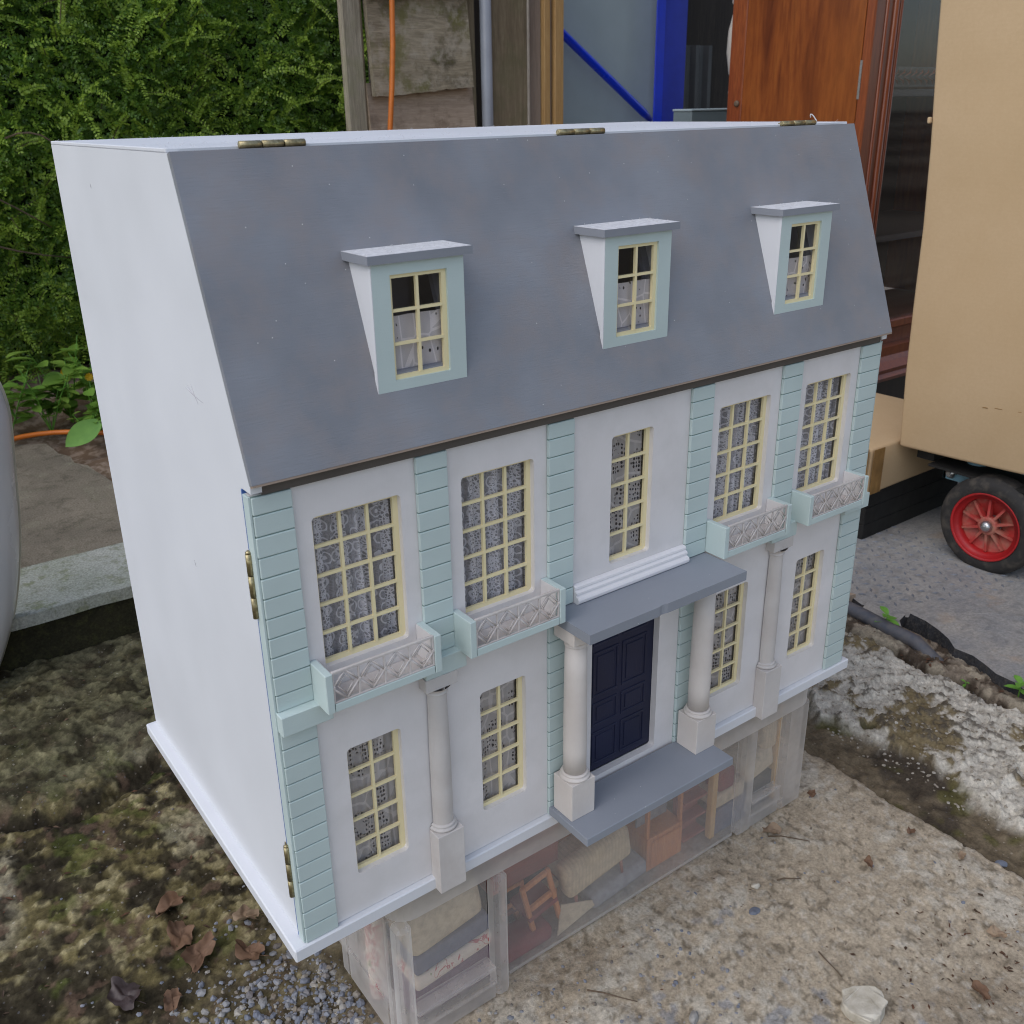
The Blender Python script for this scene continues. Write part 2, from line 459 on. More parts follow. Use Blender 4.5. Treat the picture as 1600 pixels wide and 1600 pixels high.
def m_ground():
    b = NB('weathered_ground')
    col = b.n('ShaderNodeAttribute', attribute_name='tone').outputs['Color']
    n1 = b.noise(260, 5, 0.7)
    n2 = b.noise(70, 4, 0.6)
    n3 = b.noise(700, 3, 0.6)
    k = b.math('ADD', b.rng(n1, 0.25, 0.75, 0.60, 1.40), b.rng(n2, 0.3, 0.7, -0.16, 0.16))
    c = b.mix(1.0, col, b.n('ShaderNodeCombineColor', i_0=k, i_1=k, i_2=b.math('MULTIPLY', k, 0.98)).outputs[0], 'MULTIPLY')
    v = b.n('ShaderNodeTexVoronoi', i_Scale=190.0, i_Vector=b.P())
    sel = b.math('MULTIPLY', b.math('LESS_THAN', v.outputs['Distance'], 0.30),
                 b.math('GREATER_THAN', b.n('ShaderNodeSeparateColor', i_0=v.outputs['Color']).outputs[0], 0.82))
    hue = b.n('ShaderNodeSeparateColor', i_0=v.outputs['Color']).outputs[1]
    grit = b.ramp(hue, [(0.0, (0.05, 0.04, 0.03)), (0.35, (0.16, 0.17, 0.20)), (0.6, (0.13, 0.08, 0.045)), (1.0, (0.62, 0.57, 0.48))])
    c = b.mix(b.math('MULTIPLY', sel, 0.34), c, grit)
    h = b.math('ADD', n1, b.math('MULTIPLY', n3, 0.5))
    return b.done(b.bsdf(c, 0.92, b.bump(h, 0.75, 0.0016), Specular_IOR_Level=0.12))


M['ground'] = m_ground()


def m_slate(name, tread):
    b = NB(name)
    n1 = b.noise(9, 5, 0.65)
    n2 = b.noise(1, 5, 0.65, vec=b.scaled(30, 60, 60))
    n3 = b.noise(220, 3)
    c = b.mix(b.rng(n1, 0.35, 0.65), (0.26, 0.26, 0.262), (0.36, 0.335, 0.305))
    c = b.mix(b.rng(n2, 0.5, 0.72, 0, 0.6), c, (0.145, 0.15, 0.165))
    c = b.mix(b.rng(b.noise(16, 4), 0.58, 0.7, 0, 0.6), c, (0.36, 0.275, 0.20))
    k = b.rng(b.noise(180, 4, 0.7), 0.25, 0.75, 0.7, 1.3)
    c = b.mix(1.0, c, b.n('ShaderNodeCombineColor', i_0=k, i_1=k, i_2=k).outputs[0], 'MULTIPLY')
    c = b.mix(b.rng(b.noise(45, 5, 0.7), 0.56, 0.66, 0, 0.5), c, (0.12, 0.115, 0.11))
    h = b.math('ADD', n2, b.math('MULTIPLY', n3, .4))
    return b.done(b.bsdf(c, 0.7, b.bump(h, 0.5, 0.002), Specular_IOR_Level=0.3))


M['slate'] = m_slate('slate_stone', False)


# ------------------------------------------------------------------ mesh helpers
def add_box(bm, x0, x1, y0, y1, z0, z1, bev=0.0, mat=None):
    vs_ = [bm.verts.new((x, y, z)) for x in (x0, x1) for y in (y0, y1) for z in (z0, z1)]
    F = [(0, 1, 3, 2), (4, 6, 7, 5), (0, 4, 5, 1), (2, 3, 7, 6), (0, 2, 6, 4), (1, 5, 7, 3)]
    fs = [bm.faces.new([vs_[i] for i in q]) for q in F]
    if bev:
        es = list({e for q in fs for e in q.edges})
        bmesh.ops.bevel(bm, geom=es, offset=bev, segments=1, affect='EDGES', profile=0.5)
        vs_ = None
    if mat is not None:
        for v in vs_ or []:
            v.co = mat @ v.co
    return vs_


def box_bm(*a, **k):
    bm = bmesh.new()
    add_box(bm, *a, **k)
    return bm


def add_lathe(bm, prof, cx, cy, seg=24, axis='z', a0=0.0, a1=2 * math.pi, cz=0.0, cap=True):
    """prof: list of (radius, height along axis)"""
    full = abs(a1 - a0 - 2 * math.pi) < 1e-6
    n = seg if full else seg + 1
    rings = []
    for rr, h in prof:
        ring = []
        for i in range(n):
            a = a0 + (a1 - a0) * i / seg
            if axis == 'z':
                co = (cx + rr * math.cos(a), cy + rr * math.sin(a), cz + h)
            elif axis == 'x':
                co = (cx + h, cy + rr * math.cos(a), cz + rr * math.sin(a))
            else:
                co = (cx + rr * math.cos(a), cy + h, cz + rr * math.sin(a))
            ring.append(bm.verts.new(co))
        rings.append(ring)
    for A, B in zip(rings, rings[1:]):
        for i in range(n if full else n - 1):
            j = (i + 1) % n
            fc = bm.faces.new((A[i], A[j], B[j], B[i]))
            fc.smooth = True
    if full and cap:
        for ring, rv in ((rings[0], True), (rings[-1], False)):
            try:
                bm.faces.new(ring[::-1] if rv else ring)
            except ValueError:
                pass
    return rings


def add_tube(bm, pts, rad, seg=8, cap=True):
    pts = [Vector(p) for p in pts]
    rads = rad if isinstance(rad, (list, tuple)) else [rad] * len(pts)
    rings = []
    for i, p in enumerate(pts):
        t = (pts[min(i + 1, len(pts) - 1)] - pts[max(i - 1, 0)]).normalized()
        u = t.cross(Vector((0.13, 0.27, 0.95)))
        if u.length < 1e-4:
            u = t.cross(Vector((1, 0, 0)))
        u.normalize()
        v = t.cross(u)
        rings.append([bm.verts.new(p + rads[i] * (math.cos(2 * math.pi * k / seg) * u + math.sin(2 * math.pi * k / seg) * v)) for k in range(seg)])
    for A, B in zip(rings, rings[1:]):
        for k in range(seg):
            fc = bm.faces.new((A[k], A[(k + 1) % seg], B[(k + 1) % seg], B[k]))
            fc.smooth = True
    if cap:
        bm.faces.new(rings[0][::-1])
        bm.faces.new(rings[-1])


def add_poly_prism(bm, pts, to3, t0, t1):
    """extruded 2-D polygon; to3(u, v, t) -> point"""
    A = [bm.verts.new(to3(u, v, t0)) for u, v in pts]
    B = [bm.verts.new(to3(u, v, t1)) for u, v in pts]
    bm.faces.new(A)
    bm.faces.new(B[::-1])
    n = len(pts)
    for i in range(n):
        j = (i + 1) % n
        bm.faces.new((A[j], A[i], B[i], B[j]))


def rrect(x0, x1, z0, z1, rad, seg=4):
    if rad <= 0:
        return [(x0, z0), (x1, z0), (x1, z1), (x0, z1)]
    p = []
    for cx, cz, a in ((x1 - rad, z0 + rad, -90), (x1 - rad, z1 - rad, 0), (x0 + rad, z1 - rad, 90), (x0 + rad, z0 + rad, 180)):
        for k in range(seg + 1):
            t = math.radians(a + 90 * k / seg)
            p.append((cx + rad * math.cos(t), cz + rad * math.sin(t)))
    return p


def plate_bm(outer, holes, to3, t0, t1):
    """flat plate with holes, real thickness"""
    bm = bmesh.new()
    loops = [outer] + holes
    fr, bk = [], []
    for lp in loops:
        fr.append([bm.verts.new(to3(u, v, t0)) for u, v in lp])
        bk.append([bm.verts.new(to3(u, v, t1)) for u, v in lp])
    for side in (fr, bk):
        es = []
        for lp in side:
            for i in range(len(lp)):
                es.append(bm.edges.new((lp[i], lp[(i + 1) % len(lp)])))
        bmesh.ops.triangle_fill(bm, use_beauty=True, use_dissolve=False, edges=es)
    for a, b_ in zip(fr, bk):
        for i in range(len(a)):
            j = (i + 1) % len(a)
            bm.faces.new((a[i], a[j], b_[j], b_[i]))
    bmesh.ops.recalc_face_normals(bm, faces=bm.faces[:])
    return bm


def finish(name, me, mat, parent):
    o = bpy.data.objects.new(name, me)
    C.objects.link(o)
    if mat is not None and not me.materials:
        me.materials.append(mat)
    if parent is not None:
        o.parent = parent
    return o


def obj(name, bm, mat=None, parent=None, recalc=True):
    if recalc:
        bmesh.ops.recalc_face_normals(bm, faces=bm.faces[:])
    me = bpy.data.meshes.new(name)
    bm.to_mesh(me)
    bm.free()
    return finish(name, me, mat, parent)


def npmesh(name, V, F, mat, parent=None, smooth=False):
    me = bpy.data.meshes.new(name)
    V = np.asarray(V, np.float32)
    F = np.asarray(F, np.int32)
    k = F.shape[1]
    me.vertices.add(len(V))
    me.vertices.foreach_set('co', V.ravel())
    me.loops.add(F.size)
    me.loops.foreach_set('vertex_index', F.ravel())
    me.polygons.add(len(F))
    me.polygons.foreach_set('loop_start', np.arange(0, F.size, k, dtype=np.int32))
    me.polygons.foreach_set('use_smooth', np.full(len(F), smooth))
    me.update(calc_edges=True)
    return finish(name, me, mat, parent)


def box(name, mat, parent, x0, x1, y0, y1, z0, z1, bev=0.0):
    return obj(name, box_bm(x0, x1, y0, y1, z0, z1, bev=bev), mat, parent)


def tag(o, label=None, cat=None, group=None, kind=None):
    if label:
        o['label'] = label
    if cat:
        o['category'] = cat
    if group:
        o['group'] = group
    if kind:
        o['kind'] = kind
    return o


def thing(name, label, cat, group=None, loc=(0, 0, 0), kind=None):
    o = bpy.data.objects.new(name, None)
    C.objects.link(o)
    o.location = loc
    return tag(o, label, cat, group, kind)


def share(src, name, parent, loc):
    o = bpy.data.objects.new(name, src.data)
    C.objects.link(o)
    o.parent = parent
    o.location = loc
    return o


# ================================================================== LARGE STRUCTURE: ground
ZG = -0.215
_perm = rng.random((256, 256))


def vnoise(x, y, seed=0):
    x = x + seed * 17.31
    y = y + seed * 7.77
    xi = np.floor(x).astype(int)
    yi = np.floor(y).astype(int)
    fx = x - xi
    fy = y - yi
    fx = fx * fx * (3 - 2 * fx)
    fy = fy * fy * (3 - 2 * fy)
    g = lambda a, b_: _perm[a % 256, b_ % 256]
    return (g(xi, yi) * (1 - fx) + g(xi + 1, yi) * fx) * (1 - fy) + (g(xi, yi + 1) * (1 - fx) + g(xi + 1, yi + 1) * fx) * fy


def fbm(x, y, s, o=4, seed=0, gain=0.55):
    t = 0
    a = 1.0
    tot = 0
    for k in range(o):
        t = t + a * vnoise(x * s, y * s, seed + k)
        tot += a
        a *= gain
        s *= 2.03
    return t / tot


def sst(a, b_, x):
    t = np.clip((x - a) / (b_ - a), 0, 1)
    return t * t * (3 - 2 * t)


def ground_hc(x, y):
    """height above ZG and base colour of the ground at world x, y"""
    n4 = fbm(x, y, 4, 4, 1)
    n12 = fbm(x, y, 12, 4, 2)
    n30 = fbm(x, y, 30, 4, 3)
    n80 = fbm(x, y, 80, 3, 4)
    n200 = fbm(x, y, 200, 3, 9)
    L = lambda c: np.array(c)[None, None, :]
    B = lambda a: a[..., None]
    # pale concrete
    h = 0.008 * (n12 - 0.5) + 0.004 * (n30 - .5) + 0.003 * (n80 - .5) + 0.0022 * (n200 - .5)
    col = L((0.42, 0.352, 0.268)) * B(0.80 + 0.4 * n30)
    col = col + (L((0.50, 0.455, 0.385)) - col) * B(sst(0.52, 0.62, n12 * .6 + n80 * .4) * 0.8)
    col = col + (L((0.275, 0.222, 0.162)) - col) * B(sst(0.50, 0.64, n30 * .3 + fbm(x, y, 7, 3, 12) * .5 + n80 * .2) * 0.75)
    col = col + (L((0.12, 0.095, 0.065)) - col) * B(sst(0.63, 0.71, fbm(x, y, 110, 3, 14)) * 0.6)
    col = col + (L((0.54, 0.50, 0.44)) - col) * B(sst(0.62, 0.70, fbm(x, y, 130, 3, 16)) * 0.4)
    col = col + (L((0.26, 0.27, 0.30)) - col) * B(sst(0.70, 0.76, fbm(x, y, 60, 2, 15)) * sst(0.50, 0.6, n4) * 0.65)
    # dirt channel right of the slab edge (x = .85)
    e1 = 0.850 + 0.014 * (n30 - .5) + 0.006 * (n80 - .5)
    k = sst(0.0, 0.005, x - e1)
    hd = -0.016 + 0.012 * (n30 - .5) + 0.006 * (n80 - .5)
    cdirt = L((0.155, 0.122, 0.082)) * B(0.6 + .8 * n80)
    cdirt = cdirt + (L((0.05, 0.04, 0.032)) - cdirt) * B(sst(0.52, 0.64, n12) * .8)
    cdirt = cdirt + (L((0.09, 0.085, 0.025)) - cdirt) * B(sst(0.60, 0.68, fbm(x, y, 18, 3, 21)) * .7)
    h = h * (1 - k) + hd * k
    col = col * B(1 - k) + cdirt * B(k)
    # white crumbly lime concrete
    e2 = 0.950 + 0.10 * (n12 - .5) + 0.05 * (n30 - .5) + 0.02 * (n80 - .5)
    e3 = 1.205 + 0.05 * (n12 - .5) + 0.02 * (n30 - .5)
    k = sst(0, 0.03, x - e2) * (1 - sst(0, 0.02, x - e3))
    hl = 0.002 + 0.016 * (n30 - .5) + 0.016 * (n80 - .5) + 0.008 * (n200 - .5)
    clime = L((0.56, 0.52, 0.455)) * B(0.62 + .62 * fbm(x, y, 120, 3, 31))
    clime = clime + (L((0.17, 0.125, 0.055)) - clime) * B(sst(0.545, 0.60, n12 * .7 + n80 * .3) * .9)
    clime = clime + (L((0.10, 0.085, 0.07)) - clime) * B(sst(0.64, 0.70, n80) * .8)
    h = h * (1 - k) + hl * k
    col = col * B(1 - k) + clime * B(k)
    # strip with rotting leaves between the lime and the slabs, and the dark crevice in it
    k = sst(0, 0.02, x - e3)
    cs = L((0.24, 0.195, 0.15)) * B(0.5 + .9 * n80)
    cs = cs + (L((0.06, 0.042, 0.03)) - cs) * B(sst(0.54, 0.62, fbm(x, y, 40, 3, 33)) * .85)
    cs = cs + (L((0.34, 0.29, 0.22)) - cs) * B(sst(0.55, 0.65, n30))
    hs_ = -0.006 + 0.006 * (n30 - .5) + 0.008 * (n80 - .5) + 0.008 * (n200 - .5)
    h = h * (1 - k) + hs_ * k
    col = col * B(1 - k) + cs * B(k)
    gx = 1.222 + 0.03 * (n12 - .5)
    k = np.exp(-((x - gx) / 0.009) ** 2)
    h = h - 0.05 * k
    col = col * B(1 - .85 * k) + L((0.022, 0.018, 0.013)) * B(.85 * k)
    k = sst(1.30, 1.34, x)
    h = h * (1 - k) - 0.022 * k
    # mossy soil on the left
    k = 1 - sst(-0.02, 0.14, x + 0.16 * (n12 - .5) - 0.25 * sst(0.0, 0.5, y) + 0.12 * sst(0.1, -0.3, y))
    cm = L((0.165, 0.135, 0.062)) * B(0.45 + 1.05 * n30)
    cm = cm + (L((0.31, 0.265, 0.15)) - cm) * B(sst(0.5, 0.60, n12 * .5 + n80 * .5) * .8)
    cm = cm + (L((0.032, 0.026, 0.018)) - cm) * B(sst(0.52, 0.62, fbm(x, y, 16, 4, 41)) * .9)
    cm = cm + (L((0.075, 0.095, 0.018)) - cm) * B(sst(0.62, 0.70, fbm(x, y, 22, 3, 43)) * .55)
    cm = cm + (L((0.30, 0.265, 0.19)) - cm) * B(sst(0.58, 0.7, fbm(x, y, 7, 4, 44)) * .7)
    hm = 0.008 * (n12 - .5) + 0.007 * (n30 - .5) + 0.0065 * (n80 - .5) + 0.006 * (n200 - .5)
    cm = cm * B(0.45 + .95 * n80) * B(0.7 + .6 * n200)
    cm = cm + (L((0.028, 0.022, 0.014)) - cm) * B(sst(0.54, 0.62, fbm(x, y, 34, 4, 47)) * .85)
    cm = cm + (L((0.13, 0.085, 0.06)) - cm) * B(sst(0.63, 0.70, fbm(x, y, 45, 3, 48)) * .7)
    h = h * (1 - k) + hm * k
    col = col * B(1 - k) + cm * B(k)
    # old concrete ledge behind, on the left
    ey = 0.64 + 0.10 * (fbm(x, y, 7, 3, 51) - .5) + 0.03 * (n30 - .5) - 0.10 * np.clip(x + .1, -.3, .3)
    k2 = k * sst(0, 0.07, y - ey)
    h = h + k2 * (0.016 + 0.020 * (n12 - .5))
    cl = L((0.155, 0.145, 0.085)) * B(0.5 + .95 * n30)
    cl = cl + (L((0.05, 0.045, 0.025)) - cl) * B(sst(0.5, 0.64, n12) * .8)
    cl = cl * B(0.35 + 1.1 * n80) * B(.7 + .6 * n200)
    cl = cl + (L((0.025, 0.021, 0.013)) - cl) * B(sst(0.54, 0.62, fbm(x, y, 30, 4, 49)) * .8)
    col = col * B(1 - k2 * .8) + cl * B(k2 * .8)
    k3 = k * np.exp(-((y - ey + 0.008) / 0.016) ** 2)
    col = col * B(1 - .75 * k3) + L((0.018, 0.015, 0.010)) * B(.75 * k3)
    h = h - 0.014 * k3
    # gravelly bottom left corner
    kg = np.exp(-(((x - 0.03) / 0.15) ** 2 + ((y - 0.12) / 0.13) ** 2) ** 2)
    col = col * B(1 - .6 * kg) + L((0.13, 0.105, 0.068)) * B(.6 * kg) * B(.6 + .8 * n80)
    # stay under the storage box feet and the slab beds
    kb = sst(0.075, 0.10, x) * (1 - sst(0.74, 0.77, x)) * sst(-0.03, -0.008, y) * (1 - sst(0.4, 0.45, y))
    h = h * (1 - kb) + kb * np.minimum(h, -0.003)
    far = sst(1.5, 4.0, np.maximum(np.abs(x), np.abs(y)))
    h = h * (1 - far) - 0.03 * far
    return h, np.clip(col, 0.008, 0.7)


def axis_pts(lo, hi, d, far):
    a = list(np.arange(lo, hi, d))
    s = d
    x = hi
    R_ = []
    while x < far:
        R_.append(x)
        s *= 1.35
        x += s
    R_.append(far)
    s = d
    x = lo
    Lf = []
    while x > -far:
        s *= 1.35
        x -= s
        Lf.append(x)
    return np.array(Lf[::-1] + a + R_)


gx_ = axis_pts(-0.42, 1.36, 0.003, 80)
gy_ = axis_pts(-0.46, 1.12, 0.003, 80)
X, Y = np.meshgrid(gx_, gy_, indexing='ij')
H, COL = ground_hc(X, Y)
V = np.stack([X, Y, ZG + H], -1).reshape(-1, 3)
nx, ny = X.shape
idx = np.arange(nx * ny).reshape(nx, ny)
F = np.stack([idx[:-1, :-1], idx[1:, :-1], idx[1:, 1:], idx[:-1, 1:]], -1).reshape(-1, 4)
g = npmesh('ground', V, F, M['ground'], None, True)
at = g.data.attributes.new('tone', 'FLOAT_COLOR', 'POINT')
at.data.foreach_set('color', np.concatenate([COL.reshape(-1, 3), np.ones((nx * ny, 1))], 1).astype(np.float32).ravel())
tag(g, kind='structure')


def ground_z(x, y):
    h, _ = ground_hc(np.array([[x]]), np.array([[y]]))
    return ZG + float(h[0, 0])


# kerb / old concrete step on the left
kb = bpy.data.objects.new('kerb', None)
C.objects.link(kb)
tag(kb, kind='structure')


def rough_slab(pts, z0, z1, mat, parent, name, jag=0.006, sub=0.03, seed=1, edge=None):
    """polygon slab with broken edges and a slightly uneven top"""
    rr = random.Random(seed)
    P_ = []
    for i in range(len(pts)):
        a = Vector(pts[i])
        b_ = Vector(pts[(i + 1) % len(pts)])
        n_ = max(1, int((b_ - a).length / sub))
        for k in range(n_):
            q = a.lerp(b_, k / n_)
            d = (b_ - a).normalized()
            j = rr.gauss(0, jag)
            P_.append((q.x - d.y * j, q.y + d.x * j))
    bm = bmesh.new()
    top = [bm.verts.new((x, y, z1 + rr.uniform(-.0015, .0005))) for x, y in P_]
    cx = sum(p[0] for p in P_) / len(P_)
    cy = sum(p[1] for p in P_) / len(P_)
    bot = [bm.verts.new((x + (x - cx) * .01 + rr.gauss(0, jag * .3), y + (y - cy) * .01 + rr.gauss(0, jag * .3), z0)) for x, y in P_]
    bm.faces.new(top)
    bm.faces.new(bot[::-1])
    n_ = len(P_)
    for i in range(n_):
        j = (i + 1) % n_
        bm.faces.new((top[j], top[i], bot[i], bot[j])).material_index = 1
    o = obj(name, bm, None, parent)
    o.data.materials.append(mat)
    o.data.materials.append(edge or mat)
    return o


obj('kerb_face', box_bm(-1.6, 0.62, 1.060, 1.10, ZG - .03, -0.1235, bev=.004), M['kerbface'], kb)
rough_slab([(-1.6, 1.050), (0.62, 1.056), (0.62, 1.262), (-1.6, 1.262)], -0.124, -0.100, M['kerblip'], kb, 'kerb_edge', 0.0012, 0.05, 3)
rough_slab([(-1.6, 1.265), (0.62, 1.265), (0.62, 1.52), (0.27, 1.60), (0.20, 2.06), (0.13, 2.11), (-1.6, 2.2)], ZG - .02, -0.104, M['kerbtop'], kb, 'kerb_slab', 0.006, 0.05, 4)
# bank of earth behind the kerb under the hedge
bx = np.linspace(-2.2, 1.9, 110)
by = np.linspace(1.30, 3.2, 80)
X, Y = np.meshgrid(bx, by, indexing='ij')
Hh = -0.135 + 0.08 * sst(2.0, 2.5, Y) + 0.035 * (fbm(X, Y, 9, 4, 61) - .5) + 0.02 * (fbm(X, Y, 30, 3, 62) - .5)
idx = np.arange(X.size).reshape(X.shape)
F = np.stack([idx[:-1, :-1], idx[1:, :-1], idx[1:, 1:], idx[:-1, 1:]], -1).reshape(-1, 4)
bank = npmesh('earth_bank', np.stack([X, Y, Hh], -1).reshape(-1, 3), F,
              plain('bank_earth', (0.16, 0.11, 0.075), 0.95, 0.4, 40, spec=0.1, bump=0.8, col2=(0.30, 0.23, 0.18), lo=0.45, hi=0.6), None, True)
tag(bank, kind='structure')

# slate paving on the right
sp = bpy.data.objects.new('slate_paving', None)
C.objects.link(sp)
tag(sp, kind='structure')
rough_slab([(1.325, 0.235), (1.335, 0.41), (1.42, 1.0), (2.6, 1.0), (2.6, 0.05), (1.95, -0.02), (1.52, 0.075)], -0.250, -0.217, M['slate'], sp, 'slab', 0.006, 0.035, 11, M['slateedge'])
rough_slab([(1.235, -0.115), (1.318, 0.145), (1.345, 0.215), (1.50, 0.068), (1.93, -0.028), (2.6, 0.04), (2.6, -1.0), (1.3, -1.0), (1.15, -0.30)], -0.250, -0.2035, M['slate'], sp, 'slab', 0.006, 0.03, 12, M['slateedge'])
rough_slab([(1.295, 0.20), (1.34, 0.222), (1.328, 0.30), (1.302, 0.29)], -0.232, -0.211, M['slate'], sp, 'slab', 0.004, 0.02, 13, M['slateedge'])
rough_slab([(1.27, 0.36), (1.33, 0.33), (1.335, 0.42), (1.28, 0.43)], -0.232, -0.209, M['weather2'], sp, 'slab', 0.004, 0.02, 14)
# raised tear-drop treads on the far slab
bm = bmesh.new()
for i in range(26):
    for j in range(22):
        x = 1.36 + i * 0.030 + (j % 2) * .015
        y = 0.11 + j * 0.022
        if y < 0.26 - (x - 1.34) * .35 or x > 1.72:
            continue
        s = 1 if (i + j) % 2 else -1
        c_, s_ = math.cos(.75 * s), math.sin(.75 * s)
        P_ = []
        for (u, v, z) in ((-.009, 0, 0), (0, -.0028, 0), (.009, 0, 0), (0, .0028, 0)):
            P_.append(bm.verts.new((x + u * c_ - v * s_, y + u * s_ + v * c_, -0.2172)))
        t = bm.verts.new((x, y, -0.2143))
        for k in range(4):
            bm.faces.new((P_[k], P_[(k + 1) % 4], t))
o = obj('tread', bm, plain('tread_stud', (0.19, 0.20, 0.225), 0.6, 0.2, 40), sp)
o['kind'] = 'stuff'

# ================================================================== the dolls' house
W, D, T = 0.80, 0.4372, 0.6866
FH = 0.444
house = thing('dolls_house', "tall white dolls' house with grey mansard roof and mint pilasters on a clear storage box", "dolls' house")
YF, YB = 0.004, 0.0125                      # front and back face of the white facade board
SP = 0.01786                                # course height of the pilasters

# carcass
ip0 = (-0.0035, 0.4537)
ip1 = (0.0804, 0.6866)                      # inner roof plane (y, z)
side = [(0.0142, 0.0), (D, 0.0), (D, T), ip1, ip0, (-0.003, 0.4475), (0.0142, 0.4475)]
bm = bmesh.new()
add_poly_prism(bm, side, lambda u, v, t: (t, u, v), 0.0, 0.009)
obj('side_wall', bm, M['white'], house)
bm = bmesh.new()
add_poly_prism(bm, side, lambda u, v, t: (t, u, v), W - 0.009, W)
obj('side_wall', bm, M['white'], house)
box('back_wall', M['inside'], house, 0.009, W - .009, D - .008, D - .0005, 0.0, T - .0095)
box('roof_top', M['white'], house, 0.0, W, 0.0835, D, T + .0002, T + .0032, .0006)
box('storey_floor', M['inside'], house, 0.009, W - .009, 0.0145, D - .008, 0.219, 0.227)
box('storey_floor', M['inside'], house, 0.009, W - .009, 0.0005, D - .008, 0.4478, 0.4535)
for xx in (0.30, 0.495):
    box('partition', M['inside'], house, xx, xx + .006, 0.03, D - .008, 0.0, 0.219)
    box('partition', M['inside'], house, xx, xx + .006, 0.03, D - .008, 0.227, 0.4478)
box('base_board', M['white'], house, -0.0118, 0.8112, -0.0024, D + .003, -0.0146, -0.0002, .0012)
box('undercoat_strip', M['blue'], house, -0.0007, 0.006, YB - .0001, 0.0150, 0.0, 0.447)
box('edge_strip', M['mint'], house, -0.0012, 0.0009, 0.0014, YB - .0002, 0.0006, FH, .0003)
box('edge_strip', M['mint'], house, W - .0009, W + .0002, 0.0014, YB - .0002, 0.0006, FH, .0003)

bm = bmesh.new()
for (y0, z0, y1, z1) in ((.1165, .505, .0767, .5005), (.1019, .5108, .0899, .4964), (.112, .508, .098, .503), (.165, .33, .1625, .324), (.31, .655, .309, .651)):
    add_tube(bm, [(-.00002, y0, z0), (-.00002, (y0 + y1) / 2, (z0 + z1) / 2 - .0008), (-.00002, y1, z1)], [.0002, .0005, .0002], 4, False)
o = obj('scuff_mark', bm, plain('scuff', (0.44, 0.43, 0.46), 0.8), house)
o['kind'] = 'stuff'

box('eave_strip', M['eave'], house, 0.0095, W - .0095, -.0012, 0.0002, 0.4446, 0.4530)

# facade board
UP = [(0.0490, 0.1305, 3), (0.1915, 0.2722, 3), (0.3685, 0.4247, 2), (0.5218, 0.6040, 3), (0.6650, 0.7478, 3)]
LO = [(0.0603, 0.1155), (0.2042, 0.2596), (0.5350, 0.5915), (0.6805, 0.7355)]
UZ = (0.2755, 0.4132)
LZ = (0.0448, 0.1862)
DOOR = (0.3475, 0.4460, 0.0165, 0.2180)
holes = [rrect(a, b_, UZ[0], UZ[1], .0042) for a, b_, _ in UP] + [rrect(a, b_, LZ[0], LZ[1], .0042) for a, b_ in LO]
holes.append(rrect(DOOR[0], DOOR[1], DOOR[2], DOOR[3], .003))
obj('facade_wall', plate_bm(rrect(0.001, W - .001, 0.0004, FH, 0), holes, lambda u, v, t: (u, t, v), YF, YB), M['front'], house)


def window(parent, sub, x0, x1, z0, z1, cols, rows, y, bar=.0026, stile=.0050):
    """cream frame with glazing bars, one acetate pane per light; sub=True hangs everything one level lower"""
    bm = bmesh.new()
    e = .0012
    add_box(bm, x0 - e, x0 + stile * .55, y, y + .0032, z0 - e, z1 + e)
    add_box(bm, x1 - stile, x1 + e, y, y + .0032, z0 - e, z1 + e)
    add_box(bm, x0 + stile * .55, x1 - stile, y, y + .0032, z0 - e, z0 + stile * .8)
    add_box(bm, x0 + stile * .55, x1 - stile, y, y + .0032, z1 - stile * .7, z1 + e)
    ax0, ax1, az0, az1 = x0 + stile * .55, x1 - stile, z0 + stile * .8, z1 - stile * .7
    pw = (ax1 - ax0 - bar * (cols - 1)) / cols
    ph = (az1 - az0 - bar * (rows - 1)) / rows
    for i in range(1, cols):
        xx = ax0 + i * pw + (i - 1) * bar
        add_box(bm, xx, xx + bar, y - .0006, y + .0026, az0, az1)
    for j in range(1, rows):
        zz = az0 + j * ph + (j - 1) * bar
        for i in range(cols):
            xx = ax0 + i * (pw + bar)
            add_box(bm, xx, xx + pw, y - .0004, y + .0024, zz, zz + bar)
    wn = obj('window' if not sub else 'window_frame', bm, M['cream'], parent)
    pp = parent if sub else wn
    first = None
    for i in range(cols):
        for j in range(rows):
            if first is None:
                first = obj('pane', box_bm(-.0004, pw + .0004, 0, .0005, -.0004, ph + .0004), M['glass'], pp)
                p = first
            else:
                p = share(first, 'pane', pp, (0, 0, 0))
            p.location = (ax0 + i * (pw + bar), y + .0027, az0 + j * (ph + bar))
    return wn


def curtain(name, parent, mat, xa, xb, z0, z1, y, lean0=0.0, lean1=0.0, folds=4.0, amp=.0022, seed=0):
    """hanging cloth; lean0/lean1 shift the left/right edge between top and bottom"""
    nu, nv = 44, 22
    rr = random.Random(seed)
    ph = rr.uniform(0, 6)
    V_, F_ = [], []
    for j in range(nv + 1):
        t = j / nv
        l = xa + lean0 * (1 - t)
        r_ = xb + lean1 * (1 - t)
        for i in range(nu + 1):
            s = i / nu
            x = l + (r_ - l) * s
            yy = y + amp * math.sin(s * folds * 6.283 + ph + .5 * t) + amp * .5 * math.sin(s * folds * 15 + 2 * ph)
            V_.append((x, yy, z0 + (z1 - z0) * t))
    for j in range(nv):
        for i in range(nu):
            a = j * (nu + 1) + i
            F_.append((a, a + 1, a + nu + 2, a + nu + 1))
    return npmesh(name, V_, F_, mat, parent, True)


